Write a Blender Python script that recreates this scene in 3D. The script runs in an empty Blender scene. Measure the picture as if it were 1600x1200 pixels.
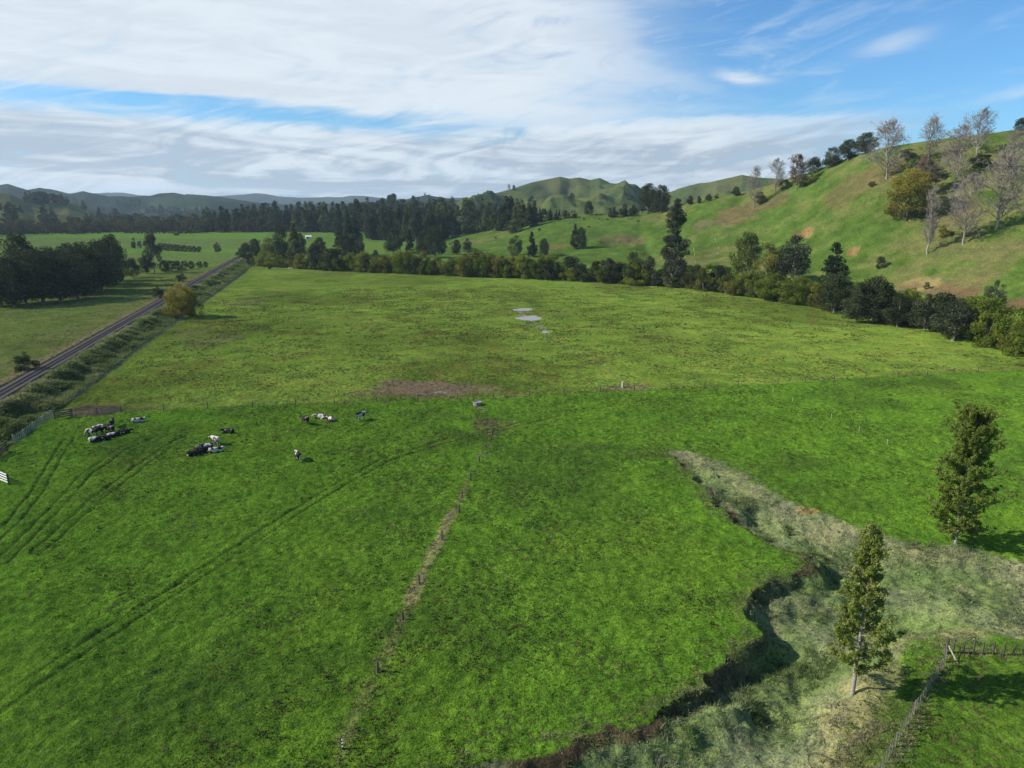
import bpy, bmesh, math, random
import numpy as np
from mathutils import Vector, Matrix, Quaternion
R_ = math.radians
scene = bpy.context.scene
C = scene.collection

# ------------------------------------------------------------------ camera, world, sun, exposure
CH, PITCH, FPX = 36.0, R_(13.9), 1111.0
cam = bpy.data.cameras.new('camera'); cam.sensor_width = 36; cam.lens = 36*FPX/1600
cam.clip_start = 0.5; cam.clip_end = 30000
camo = bpy.data.objects.new('camera', cam); C.objects.link(camo)
camo.location = (0, 0, CH); camo.rotation_euler = (R_(90)-PITCH, 0, 0)
scene.camera = camo

SUN_EL = R_(33); SUN_AZ = R_(-93)           # azimuth from +Y, clockwise
sd = Vector((math.sin(SUN_AZ)*math.cos(SUN_EL), math.cos(SUN_AZ)*math.cos(SUN_EL), math.sin(SUN_EL)))
sl = bpy.data.lights.new('sun', 'SUN'); sl.energy = 5.0; sl.angle = R_(0.5); sl.color = (1.0, 0.93, 0.82)
so = bpy.data.objects.new('sun', sl); C.objects.link(so)
so.rotation_euler = sd.to_track_quat('Z', 'Y').to_euler()

scene.view_settings.view_transform = 'Standard'; scene.view_settings.look = 'None'
scene.view_settings.gamma = 1; scene.view_settings.exposure = 0.38
scene.render.engine = 'CYCLES'
scene.cycles.max_bounces = 5; scene.cycles.diffuse_bounces = 2; scene.cycles.glossy_bounces = 2
scene.cycles.transmission_bounces = 3; scene.cycles.volume_bounces = 0; scene.cycles.transparent_max_bounces = 4

class NT:
    def __init__(s, tree): s.t = tree; s.l = tree.links
    def node(s, typ, **kw):
        n = s.t.nodes.new(typ)
        for k, v in kw.items(): setattr(n, k, v)
        return n
    def put(s, sock, v):
        if isinstance(v, bpy.types.NodeSocket): s.l.new(v, sock)
        elif v is not None: sock.default_value = v
    def m(s, op, a, b=None, c=None, clamp=False):
        n = s.node('ShaderNodeMath', operation=op, use_clamp=clamp)
        s.put(n.inputs[0], a)
        if b is not None: s.put(n.inputs[1], b)
        if c is not None: s.put(n.inputs[2], c)
        return n.outputs[0]
    def ss(s, v, a, b, lo=0.0, hi=1.0):
        n = s.node('ShaderNodeMapRange', interpolation_type='SMOOTHSTEP')
        s.put(n.inputs['Value'], v); s.put(n.inputs['From Min'], a); s.put(n.inputs['From Max'], b)
        s.put(n.inputs['To Min'], lo); s.put(n.inputs['To Max'], hi)
        return n.outputs[0]
    def mix(s, f, a, b, typ='MIX'):
        n = s.node('ShaderNodeMix', data_type='RGBA', blend_type=typ)
        s.put(n.inputs[0], f); s.put(n.inputs[6], a); s.put(n.inputs[7], b)
        return n.outputs[2]
    def noise(s, vec, scale, detail=4.0, rough=0.5, dist=0.0, col=False):
        n = s.node('ShaderNodeTexNoise')
        if vec is not None: s.put(n.inputs['Vector'], vec)
        n.inputs['Scale'].default_value = scale; n.inputs['Detail'].default_value = detail
        n.inputs['Roughness'].default_value = rough; n.inputs['Distortion'].default_value = dist
        return n.outputs[1] if col else n.outputs[0]
    def comb(s, x, y, z):
        n = s.node('ShaderNodeCombineXYZ'); s.put(n.inputs[0], x); s.put(n.inputs[1], y); s.put(n.inputs[2], z)
        return n.outputs[0]
    def sep(s, v):
        n = s.node('ShaderNodeSeparateXYZ'); s.put(n.inputs[0], v); return n.outputs

world = bpy.data.worlds.new("World"); scene.world = world; world.use_nodes = True
wt = world.node_tree; wt.nodes.clear(); W = NT(wt)
sky = W.node('ShaderNodeTexSky', sky_type='NISHITA', sun_disc=False)
sky.sun_elevation = SUN_EL; sky.sun_rotation = SUN_AZ; sky.altitude = 200; sky.air_density = 1.0; sky.dust_density = 0.4; sky.ozone_density = 2.2
gen = W.node('ShaderNodeTexCoord').outputs['Generated']
dx, dy, dz = W.sep(gen)[:3]
SKYS = 0.10
n1 = W.noise(W.comb(W.m('MULTIPLY_ADD', dz, 2.5, W.m('MULTIPLY', dx, 1.7)), W.m('MULTIPLY', dz, 9.0), dy), 1.6, 8, 0.52, 0.7)
n2 = W.noise(W.comb(W.m('MULTIPLY', dx, 1.3), W.m('MULTIPLY_ADD', dx, 0.9, W.m('MULTIPLY', dz, 17.0)), dy), 1.5, 7, 0.58, 1.0)
n3 = W.noise(W.comb(W.m('MULTIPLY_ADD', dz, 3.0, W.m('MULTIPLY', dx, 3.0)), W.m('MULTIPLY_ADD', dx, -3.0, W.m('MULTIPLY', dz, 14.0)), dy), 2.2, 9, 0.62, 1.3)
wob = W.m('ADD', W.m('MULTIPLY', W.m('SUBTRACT', n1, 0.5), 0.7), W.m('MULTIPLY', W.m('SUBTRACT', n3, 0.5), 0.6))
dxw = W.m('ADD', dx, wob)
upper = W.ss(dxw, 0.35, -0.05)                                       # high sheet thins out to the right
lowb = W.ss(dz, 0.135, 0.095)                                        # low grey banded layer
low = W.m('MULTIPLY', lowb, W.ss(dxw, 0.56, 0.24))
cov = W.m('MAXIMUM', upper, low)
cov = W.m('MULTIPLY', cov, W.ss(dz, 0.75, 0.35, 0.25, 1.0)); cov = W.m('MULTIPLY', cov, W.ss(dy, -0.5, 0.2, 0.35, 1.0))
# open blue slot between the two sheets
gz = W.m('MULTIPLY', W.m('SUBTRACT', W.m('MULTIPLY_ADD', dx, 0.05, dz), W.m('MULTIPLY_ADD', W.m('SUBTRACT', n2, 0.5), 0.05, 0.097)), 1/0.016)
gx = W.m('MULTIPLY', W.m('ADD', dx, 0.33), 1/0.27)
gap = W.m('EXPONENT', W.m('MULTIPLY', W.m('ADD', W.m('MULTIPLY', gz, gz), W.m('MULTIPLY', gx, gx)), -1.0))
dens = W.m('ADD', W.m('MULTIPLY', cov, 1.05), W.m('MULTIPLY', W.m('SUBTRACT', n1, 0.5), 1.3))
dens = W.m('ADD', dens, W.m('MULTIPLY', W.m('SUBTRACT', n3, 0.5), 1.7))
dens = W.m('SUBTRACT', dens, W.m('MULTIPLY', gap, 1.25))
def puff(cx, cz, sx, sz, slope=0.0):
    a = W.m('MULTIPLY', W.m('SUBTRACT', dx, cx), 1/sx)
    zz = W.m('MULTIPLY_ADD', W.m('SUBTRACT', dx, cx), slope, dz)
    b = W.m('MULTIPLY', W.m('ADD', W.m('SUBTRACT', zz, cz), W.m('MULTIPLY', W.m('SUBTRACT', n3, 0.5), 0.03)), 1/sz)
    return W.m('EXPONENT', W.m('MULTIPLY', W.m('ADD', W.m('MULTIPLY', a, a), W.m('MULTIPLY', b, b)), -1.0))
pf = W.m('MAXIMUM', puff(0.285, 0.155, 0.032, 0.0075, 0.12), W.m('MULTIPLY', puff(0.435, 0.182, 0.030, 0.009, -0.2), 0.62))
pf = W.m('MAXIMUM', pf, W.m('MULTIPLY', puff(0.578, 0.130, 0.07, 0.006, -0.25), 0.5))
pf = W.m('MAXIMUM', pf, W.m('MULTIPLY', puff(0.335, 0.093, 0.05, 0.012, 0.05), 0.42))
alpha = W.ss(dens, 0.02, 1.05, 0.0, 0.97)
thin = W.m('MULTIPLY', W.ss(n3, 0.44, 0.74), W.ss(dx, 0.62, 0.1, 0.0, 0.6))
alpha = W.m('MAXIMUM', alpha, thin)
alpha = W.m('MAXIMUM', alpha, W.m('MULTIPLY', pf, 0.85))
shade = W.ss(W.m('MULTIPLY_ADD', n3, 0.45, W.m('MULTIPLY', n2, 0.6)), 0.42, 0.62)
lowm = W.m('MULTIPLY', W.ss(dz, 0.15, 0.05), 1.15)
shade = W.m('MULTIPLY', W.m('SUBTRACT', 1.0, shade), W.m('ADD', lowm, 0.26), None, True)
ccol = W.mix(shade, (6.2, 6.8, 7.3, 1), (3.6, 4.2, 5.0, 1))
hz = W.ss(dz, 0.08, 0.0, 0.0, 0.28)
skyc = W.mix(hz, W.mix(1.0, sky.outputs[0], (0.52, 0.90, 1.20, 1), 'MULTIPLY'), (3.9, 5.7, 7.5, 1))
fin = W.mix(alpha, skyc, ccol)
bg = W.node('ShaderNodeBackground'); W.put(bg.inputs[0], fin); bg.inputs[1].default_value = SKYS
wo = W.node('ShaderNodeOutputWorld'); W.l.new(bg.outputs[0], wo.inputs[0])
world.cycles.sampling_method = 'MANUAL'; world.cycles.sample_map_resolution = 512

# ------------------------------------------------------------------ helpers
rng = np.random.default_rng(7)
cp, sp = math.cos(PITCH), math.sin(PITCH)
def raydir(x, y):
    r = (x-800)/FPX; v = (600-y)/FPX
    return r, cp+v*sp, -sp+v*cp
def G(x, y, z=0.0):
    r, f, u = raydir(x, y); t = (z-CH)/u
    return np.array([r*t, f*t])
def at(x, y, t):
    r, f, u = raydir(x, y); return np.array([r*t, f*t, CH+u*t])
def smooth(x, a, b):
    s = np.clip((x-a)/(b-a), 0, 1); return s*s*(3-2*s)
def _h(ix, iy, seed):
    with np.errstate(over='ignore'):
        n = (ix.astype(np.int64)*374761393 + iy.astype(np.int64)*668265263 + seed*1442695041) & 0xffffffff
        n = ((n ^ (n >> 13))*1274126177) & 0xffffffff
        n = (n ^ (n >> 16)) & 0xffffff
    return n/float(0xffffff)
def vn(X, Y, wl, seed=0):
    x = np.asarray(X)/wl + 1000.37; y = np.asarray(Y)/wl + 1000.71
    ix = np.floor(x); iy = np.floor(y); fx = x-ix; fy = y-iy
    fx = fx*fx*fx*(fx*(fx*6-15)+10); fy = fy*fy*fy*(fy*(fy*6-15)+10)
    a = _h(ix, iy, seed); b = _h(ix+1, iy, seed); c = _h(ix, iy+1, seed); d = _h(ix+1, iy+1, seed)
    return (a+(b-a)*fx+(c-a)*fy+(a-b-c+d)*fx*fy)*2-1
def fbm(X, Y, wl, o=4, seed=0, g=0.5):
    s = 0; a = 1; tot = 0
    for i in range(o):
        c_, s_ = math.cos(i*1.1+.3), math.sin(i*1.1+.3)
        s = s + a*vn(X*c_-Y*s_, X*s_+Y*c_, wl/(2**i), seed+i*17); tot += a; a *= g
    return s/tot
def sdist(X, Y, poly):
    best = np.full(np.shape(X), 1e9); sg = np.ones(np.shape(X))
    for (ax, ay), (bx, by) in zip(poly[:-1], poly[1:]):
        ux, uy = bx-ax, by-ay; L2 = ux*ux+uy*uy
        t = np.clip(((X-ax)*ux+(Y-ay)*uy)/L2, 0, 1)
        qx, qy = X-ax-t*ux, Y-ay-t*uy; d = np.hypot(qx, qy)
        m = d < best; best = np.where(m, d, best)
        sg = np.where(m, np.where((ux*(Y-ay)-uy*(X-ax)) < 0, 1.0, -1.0), sg)
    return best*sg                       # positive on the right-hand side of the line
def inpoly(X, Y, P):
    ins = np.zeros(np.shape(X), bool); n = len(P)
    for i in range(n):
        x0, y0 = P[i]; x1, y1 = P[(i+1) % n]
        if y0 == y1: continue
        c = ((y0 > Y) != (y1 > Y)) & (X < (x1-x0)*(Y-y0)/(y1-y0)+x0)
        ins ^= c
    return ins

def mk_mesh(name, V, F, mats=(), fmat=None, attrs=None, cols=None, smooth_=False):
    """V (n,3); F list of arrays each (k,3) or (k,4)"""
    me = bpy.data.meshes.new(name)
    V = np.asarray(V, np.float32); me.vertices.add(len(V)); me.vertices.foreach_set('co', V.ravel())
    if isinstance(F, np.ndarray): F = [F]
    F = [np.asarray(f, np.int32) for f in F if len(f)]
    li = np.concatenate([f.ravel() for f in F]); cnt = np.concatenate([np.full(len(f), f.shape[1], np.int32) for f in F])
    me.loops.add(len(li)); me.loops.foreach_set('vertex_index', li)
    me.polygons.add(len(cnt)); st = np.concatenate([[0], np.cumsum(cnt)[:-1]]).astype(np.int32)
    me.polygons.foreach_set('loop_start', st); me.polygons.foreach_set('loop_total', cnt)
    me.polygons.foreach_set('use_smooth', np.full(len(cnt), smooth_))
    for m_ in mats: me.materials.append(m_)
    if fmat is not None: me.polygons.foreach_set('material_index', np.asarray(fmat, np.int32))
    for k, a in (attrs or {}).items():
        at_ = me.attributes.new(k, 'FLOAT', 'POINT'); at_.data.foreach_set('value', np.asarray(a, np.float32))
    for k, a in (cols or {}).items():
        at_ = me.attributes.new(k, 'FLOAT_COLOR', 'POINT'); at_.data.foreach_set('color', np.asarray(a, np.float32).ravel())
    me.update(calc_edges=True); me.validate()
    return me
def link(name, data, parent=None, loc=None):
    o = bpy.data.objects.new(name, data); C.objects.link(o)
    if parent: o.parent = parent
    if loc is not None: o.location = loc
    return o
def tag(o, label=None, cat=None, group=None, kind=None):
    if label: o['label'] = label
    if cat: o['category'] = cat
    if group: o['group'] = group
    if kind: o['kind'] = kind
    return o

class MB:                                # collects boxes and tubes into one mesh
    def __init__(s): s.V = []; s.Q = []; s.n = 0
    def add(s, v, q): s.V.append(np.asarray(v, float)); s.Q.append(np.asarray(q, int)+s.n); s.n += len(v)
    def box(s, c, d, ax=None):
        h = np.array(d)/2.0
        v = np.array([[x, y, z] for z in (-1, 1) for y in (-1, 1) for x in (-1, 1)])*h
        if ax is not None: v = v@np.array(ax)
        s.add(v+np.array(c), [[0, 2, 3, 1], [4, 5, 7, 6], [0, 1, 5, 4], [2, 6, 7, 3], [0, 4, 6, 2], [1, 3, 7, 5]])
    def tube(s, p0, p1, r0, r1, n=6, cap=False):
        p0 = np.array(p0, float); p1 = np.array(p1, float); d = p1-p0; L = np.linalg.norm(d)
        if L < 1e-6: return
        d /= L; a = np.cross(d, [0.31, 0.17, 0.93]); a /= np.linalg.norm(a)+1e-9; b = np.cross(d, a)
        an = np.arange(n)/n*2*np.pi; ring = np.cos(an)[:, None]*a+np.sin(an)[:, None]*b
        v = np.vstack([p0+ring*r0, p1+ring*r1]); i = np.arange(n); j = (i+1) % n
        s.add(v, np.stack([i, j, j+n, i+n], 1))
        if cap and n == 4: s.add(p1+ring*r1, [[0, 1, 2, 3]])
        elif cap and n >= 6: s.add(p1+ring*r1, [[0, 1, 2, 3], [3, 4, 5, 0]] if n == 6 else [[0, 1, 2, 3]])
    def beam(s, p0, p1, w, h):           # a squared board between two points
        p0 = np.array(p0, float); p1 = np.array(p1, float); d = p1-p0; L = np.linalg.norm(d); d /= L
        a = np.cross([0, 0, 1.0], d); na = np.linalg.norm(a); a = a/na if na > 1e-6 else np.array([1.0, 0, 0]); b = np.cross(d, a)
        s.box((p0+p1)/2, (L, w, h), [d, a, b])
    def mesh(s, name, mat, sm=False, attrs=None):
        V = np.vstack(s.V); Q = np.vstack(s.Q)
        return mk_mesh(name, V, Q, [mat], attrs=attrs, smooth_=sm)

# ------------------------------------------------------------------ materials
def mat(name, f):
    m = bpy.data.materials.new(name); m.use_nodes = True; m.node_tree.nodes.clear(); n = NT(m.node_tree)
    out = n.node('ShaderNodeOutputMaterial'); f(n, out); return m
def pbsdf(n, out, col, rough=0.8, bump=None, bd=0.05, bs=1.0, spec=0.3, metal=0.0):
    b = n.node('ShaderNodeBsdfPrincipled'); n.put(b.inputs['Base Color'], col); n.put(b.inputs['Roughness'], rough)
    b.inputs['Specular IOR Level'].default_value = spec; b.inputs['Metallic'].default_value = metal
    if bump is not None:
        bn = n.node('ShaderNodeBump'); bn.inputs['Strength'].default_value = bs; bn.inputs['Distance'].default_value = bd
        n.put(bn.inputs['Height'], bump); n.l.new(bn.outputs[0], b.inputs['Normal'])
    n.l.new(b.outputs[0], out.inputs[0]); return b
def leafmat(name, cols, trans=0.25, treevar=0.22):
    """cols: albedo dark..light picked by the per-leaf 'var' attribute, plus a per-tree shift"""
    def f(n, out):
        a = n.node('ShaderNodeAttribute', attribute_name='var').outputs['Fac']
        oi = n.node('ShaderNodeObjectInfo').outputs['Random']
        v = n.m('MULTIPLY_ADD', n.m('SUBTRACT', oi, 0.5), treevar, a, True)
        cr = n.node('ShaderNodeValToRGB'); n.put(cr.inputs[0], v)
        el = cr.color_ramp.elements
        while len(el) < len(cols): el.new(0.5)
        for i, c in enumerate(cols):
            el[i].position = i/(len(cols)-1); el[i].color = (*c, 1)
        d = n.node('ShaderNodeBsdfDiffuse'); n.put(d.inputs[0], cr.outputs[0])
        t = n.node('ShaderNodeBsdfTranslucent'); n.put(t.inputs[0], cr.outputs[0])
        mx = n.node('ShaderNodeMixShader'); mx.inputs[0].default_value = trans
        n.l.new(d.outputs[0], mx.inputs[1]); n.l.new(t.outputs[0], mx.inputs[2]); n.l.new(mx.outputs[0], out.inputs[0])
    return mat(name, f)
def barkmat(name, c1, c2, sc=6.0):
    def f(n, out):
        co = n.node('ShaderNodeTexCoord').outputs['Object']
        k = n.noise(co, sc, 5, 0.6)
        pbsdf(n, out, n.mix(n.ss(k, 0.35, 0.65), (*c1, 1), (*c2, 1)), 0.9, k, 0.03)
    return mat(name, f)
M = {}
M['poplar_leaf'] = leafmat('poplar_leaves', [(.085, .135, .020), (.15, .21, .032), (.25, .30, .07), (.44, .43, .19)], 0.45)
M['dark_leaf'] = leafmat('dark_evergreen_leaves', [(.018, .027, .012), (.034, .048, .020), (.064, .082, .034), (.11, .125, .056)], 0.18)
M['grey_leaf'] = leafmat('grey_green_leaves', [(.022, .030, .015), (.042, .052, .028), (.080, .090, .052), (.13, .14, .09)], 0.15)
M['willow_leaf'] = leafmat('willow_leaves', [(.050, .078, .012), (.10, .15, .02), (.165, .21, .03), (.28, .28, .045)], 0.4, .40)
M['gold_leaf'] = leafmat('golden_willow_leaves', [(.075, .085, .016), (.15, .15, .025), (.27, .235, .03), (.38, .29, .04)], 0.4)
M['olive_leaf'] = leafmat('olive_willow_leaves', [(.055, .068, .016), (.11, .125, .028), (.18, .18, .038), (.29, .25, .05)], 0.35, .4)
M['lime_leaf'] = leafmat('light_green_leaves', [(.035, .055, .012), (.065, .095, .02), (.11, .14, .03), (.16, .18, .05)], 0.3)
M['conifer_leaf'] = leafmat('forest_leaves', [(.018, .032, .014), (.038, .058, .022), (.078, .10, .034), (.13, .15, .052)], 0.15, .7)
M['scrub_leaf'] = leafmat('brown_scrub_leaves', [(.030, .030, .012), (.055, .055, .02), (.085, .078, .03), (.12, .10, .04)], 0.2)
M['bark'] = barkmat('grey_bark', (.14, .12, .10), (.30, .27, .23))
M['dark_bark'] = barkmat('dark_bark', (.05, .042, .034), (.12, .10, .08))
M['pale_bark'] = barkmat('pale_poplar_bark', (.20, .18, .15), (.36, .33, .28))
M['twig'] = barkmat('grey_twigs', (.20, .17, .14), (.33, .29, .24), 1.0)
M['twig_brown'] = barkmat('brown_twigs', (.14, .10, .065), (.24, .18, .12), 1.0)
def f_post(n, out):
    co = n.node('ShaderNodeTexCoord').outputs['Object']
    k = n.noise(n.comb(n.m('MULTIPLY', n.sep(co)[0], 20.0), n.m('MULTIPLY', n.sep(co)[1], 20.0), n.sep(co)[2]), 2.0, 5, 0.6)
    pbsdf(n, out, n.mix(n.ss(k, 0.3, 0.7), (.045, .038, .03, 1), (.13, .115, .095, 1)), 0.9, k, 0.01)
M['post'] = mat('weathered_post_wood', f_post)
def f_pale(n, out):
    co = n.node('ShaderNodeTexCoord').outputs['Object']; k = n.noise(co, 5.0, 5, 0.6)
    pbsdf(n, out, n.mix(n.ss(k, 0.3, 0.7), (.30, .28, .19, 1), (.54, .50, .36, 1)), 0.9, k, 0.01)
M['batten'] = mat('pale_batten_wood', f_pale)
def f_wea(n, out):
    co = n.node('ShaderNodeTexCoord').outputs['Object']; k = n.noise(co, 5.0, 5, 0.6)
    pbsdf(n, out, n.mix(n.ss(k, 0.3, 0.7), (.09, .08, .065, 1), (.24, .215, .175, 1)), 0.9, k, 0.01)
M['weathered'] = mat('weathered_batten_wood', f_wea)
def f_white(n, out):
    co = n.node('ShaderNodeTexCoord').outputs['Object']; k = n.noise(co, 4.0, 5, 0.6)
    pbsdf(n, out, n.mix(n.ss(k, 0.55, 0.75), (.78, .78, .75, 1), (.55, .53, .48, 1)), 0.6, k, 0.004)
M['white'] = mat('white_painted_rail', f_white)
def f_wire(n, out): pbsdf(n, out, (.25, .25, .24, 1), 0.5, metal=0.8)
M['wire'] = mat('fence_wire', f_wire)
def f_rail(n, out):
    co = n.node('ShaderNodeTexCoord').outputs['Object']; k = n.noise(co, 1.5, 3, 0.5)
    pbsdf(n, out, n.mix(k, (.055, .040, .032, 1), (.16, .14, .13, 1)), 0.55, metal=0.4)
M['rail'] = mat('rail_steel', f_rail)
def f_sleeper(n, out):
    co = n.node('ShaderNodeTexCoord').outputs['Object']; k = n.noise(co, 3.0, 4, 0.6)
    pbsdf(n, out, n.mix(k, (.03, .026, .024, 1), (.085, .075, .068, 1)), 0.9)
M['sleeper'] = mat('old_sleeper_wood', f_sleeper)
def f_ballast(n, out):
    co = n.node('ShaderNodeTexCoord').outputs['Object']; k = n.noise(co, 9.0, 6, 0.7); k2 = n.noise(co, 0.35, 4, 0.6)
    c = n.mix(n.ss(k, 0.3, 0.7), (.026, .022, .021, 1), (.085, .074, .068, 1))
    pbsdf(n, out, n.mix(n.ss(k2, 0.5, 0.75, 0, .5), c, (.12, .10, .06, 1)), 0.95, k, 0.06)
M['ballast'] = mat('dark_track_ballast', f_ballast)
def f_conc(n, out):
    co = n.node('ShaderNodeTexCoord').outputs['Object']; k = n.noise(co, 6.0, 5, 0.6)
    pbsdf(n, out, n.mix(k, (.14, .13, .12, 1), (.34, .32, .29, 1)), 0.9, k, 0.01)
M['concrete'] = mat('pale_concrete', f_conc)
def f_water(n, out):
    co = n.node('ShaderNodeTexCoord').outputs['Object']; k = n.noise(co, 3.0, 3, 0.5)
    pbsdf(n, out, (.20, .18, .16, 1), 0.22, k, 0.02, 0.3, spec=0.35)
M['water'] = mat('muddy_water', f_water)
def f_roof(n, out):
    pbsdf(n, out, (.75, .75, .74, 1), 0.5)
M['roof'] = mat('pale_sheet_roof', f_roof)
def f_shed(n, out):
    co = n.node('ShaderNodeTexCoord').outputs['Object']
    k = n.noise(co, 1.0, 3, 0.5); pbsdf(n, out, n.mix(k, (.55, .54, .50, 1), (.7, .69, .66, 1)), 0.7)
M['shedwall'] = mat('pale_shed_wall', f_shed)
def f_dark(n, out): pbsdf(n, out, (.02, .02, .022, 1), 0.5)
M['darkopen'] = mat('dark_opening', f_dark)
def cowmat(name, thr, off):
    def f(n, out):
        co = n.node('ShaderNodeTexCoord').outputs['Object']
        add = n.node('ShaderNodeVectorMath', operation='ADD'); n.put(add.inputs[0], co); add.inputs[1].default_value = (off, off*2, 0)
        k = n.noise(add.outputs[0], 1.9, 2, 0.4, 0.3)
        f_ = n.ss(k, thr-.015, thr+.015)
        pbsdf(n, out, n.mix(f_, (.010, .009, .008, 1), (.50, .46, .40, 1)), 0.75, spec=.2)
    return mat(name, f)
M['cow_black'] = cowmat('black_hide', 0.66, 3.0)
M['cow_pied'] = cowmat('black_and_white_hide', 0.53, 9.0)
M['cow_white'] = cowmat('mostly_white_hide', 0.48, 17.0)

# ------------------------------------------------------------------ terrain shape
def prep(pts, tb=None):
    """pts: (px, py_crest, t_crest, t_base) -> theta, Rb, Rc, Zc tables"""
    th, rb, rc, zc = [], [], [], []
    for px, py, t, b in pts:
        w = at(px, py, t); th.append(math.atan2(w[0], w[1])); rc.append(math.hypot(w[0], w[1])); zc.append(w[2])
        rb.append(b*math.hypot((px-800)/FPX, 1.0))
    return [np.array(a) for a in (th, rb, rc, zc)]
L_hill = prep([(640, 392, 700, 600), (690, 382, 705, 590), (740, 371, 700, 560), (770, 362, 690, 540), (800, 356, 680, 510), (825, 349, 670, 495), (862, 342, 660, 480), (925, 335, 650, 460),
               (1000, 332, 640, 445), (1040, 326, 620, 435), (1100, 309, 590, 420), (1160, 300, 570, 405), (1200, 290, 550, 394),
               (1230, 279, 535, 385), (1265, 270, 520, 375), (1300, 256, 500, 365), (1340, 241, 480, 350), (1380, 231, 460, 338),
               (1420, 224, 450, 325), (1480, 215, 440, 308), (1540, 209, 430, 290), (1600, 200, 430, 268), (1700, 180, 420, 240), (1900, 150, 410, 215), (2300, 120, 400, 200), (4200, 120, 400, 190)])
L_mid = prep([(660, 345, 1500, 1000), (700, 332, 1500, 1000), (740, 313, 1500, 1000), (770, 303, 1500, 980), (800, 295, 1500, 950), (830, 285, 1550, 900), (875, 276, 1600, 900), (890, 279, 1600, 900), (905, 277, 1600, 900), (922, 281, 1600, 900), (937, 278, 1600, 900),
              (950, 284, 1600, 900), (960, 290, 1600, 900), (990, 294, 1600, 900), (1010, 301, 1700, 950), (1040, 302, 1800, 1000), (1060, 296, 1700, 1000), (1090, 290, 1600, 950), (1120, 282, 1500, 900), (1160, 273, 1500, 900), (1180, 277, 1500, 900), (1200, 278, 1500, 900), (1260, 282, 1500, 900), (1400, 300, 1500, 900), (1500, 325, 1500, 900)])
L_front = prep([(820, 335, 1150, 850), (840, 322, 1150, 850), (860, 306, 1150, 850), (880, 304, 1150, 850), (900, 312, 1150, 850), (925, 316, 1150, 850), (945, 312, 1150, 850), (970, 322, 1150, 850), (1010, 335, 1150, 850)])
L_left = prep([(-400, 300, 1300, 800), (-100, 296, 1300, 800), (-20, 299, 1250, 800), (15, 303, 1250, 800), (30, 310, 1250, 800), (50, 315, 1300, 850), (80, 315, 1350, 850), (105, 316, 1350, 900), (130, 325, 1400, 950), (160, 334, 1400, 1000), (200, 338, 1450, 1050), (250, 345, 1500, 1100), (300, 360, 1500, 1100)])
L_far1 = prep([(-500, 290, 2800, 2000), (-100, 285, 2800, 2000), (0, 289, 2800, 2000), (12, 287, 2800, 2000), (28, 292, 2800, 2000), (42, 297, 2800, 2000), (62, 293, 2800, 2000), (85, 297, 2800, 2000), (110, 303, 2800, 2000), (130, 299, 2800, 2000), (150, 303, 2800, 2000), (170, 308, 2800, 2000), (200, 308, 2800, 2000), (235, 306, 2800, 2000), (252, 303, 2800, 2000), (272, 301, 2800, 2000), (290, 305, 2800, 2000), (325, 306, 2800, 2000), (350, 309, 2900, 2000), (400, 316, 3000, 2000), (450, 320, 3000, 2100), (560, 318, 3000, 2100), (620, 316, 3000, 2100), (650, 308, 3000, 2000), (668, 305, 3000, 2000), (685, 308, 3000, 2000), (705, 311, 3000, 2000), (740, 316, 3000, 2000), (900, 320, 3000, 2000), (1700, 320, 3000, 2000)])
L_far2 = prep([(-600, 296, 6500, 4800), (0, 300, 6500, 4800), (100, 302, 6500, 4800), (155, 302, 6500, 4800), (165, 301, 6500, 4800), (192, 301, 6500, 4800), (215, 305, 6500, 4800), (300, 309, 6500, 4800), (345, 306, 6500, 4800), (380, 304, 6500, 4800), (400, 302, 6500, 4800), (415, 303, 6500, 4800), (435, 307, 6500, 4800), (470, 309, 6500, 4800), (510, 308, 6500, 4800), (535, 308, 6500, 4800), (548, 306, 6500, 4800), (570, 306, 6500, 4800), (600, 310, 6500, 4800), (640, 311, 6500, 4800), (720, 309, 6500, 4800), (800, 306, 6500, 4800), (1100, 305, 6500, 4800), (2000, 300, 6500, 4800)])

PL = [G(x, y) for x, y in [(1042, 705), (1060, 722), (1075, 738), (1092, 765), (1118, 792), (1150, 818), (1190, 842), (1225, 858), (1250, 868), (1262, 880), (1240, 892), (1205, 900), (1180, 910), (1163, 925), (1160, 950), (1168, 972), (1185, 988), (1160, 1005), (1128, 1022), (1105, 1045), (1092, 1068), (1062, 1088), (1035, 1105), (1015, 1130), (975, 1138), (950, 1132), (925, 1145), (895, 1150), (862, 1162), (840, 1180), (800, 1182), (750, 1192), (690, 1202), (600, 1240), (480, 1330), (300, 1600)]]
PR1 = [G(x, y) for x, y in [(1042, 705), (1070, 703), (1120, 718), (1180, 745), (1230, 780), (1290, 803), (1350, 825), (1400, 842), (1450, 850), (1500, 852), (1560, 868), (1620, 882), (1800, 930), (2200, 1000)]]
PR2 = [G(x, y) for x, y in [(2300, 1010), (1800, 1002), (1600, 998), (1530, 992), (1477, 994), (1440, 1003), (1410, 1022), (1385, 1045), (1360, 1075), (1335, 1110), (1318, 1140), (1305, 1170), (1290, 1205), (1260, 1290), (1200, 1500)]]
GP = PR1 + PR2 + PL[::-1]
HEAD = PL[0]
RA, RB = G(0, 617, 1.9), G(370, 403.5, 1.9)
rdir = (RB-RA)/np.linalg.norm(RB-RA); rperp = np.array([rdir[1], -rdir[0]])   # to the right
RLEN = np.linalg.norm(RB-RA)
def railcoord(X, Y):
    qx, qy = X-RA[0], Y-RA[1]
    return qx*rperp[0]+qy*rperp[1], qx*rdir[0]+qy*rdir[1]
PUD = [(G(817, 483), 3.6, 4.0), (G(829, 496.5), 4.8, 5.2), (G(853, 518), 1.5, 2.2)]
PUDZ = -0.07
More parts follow.
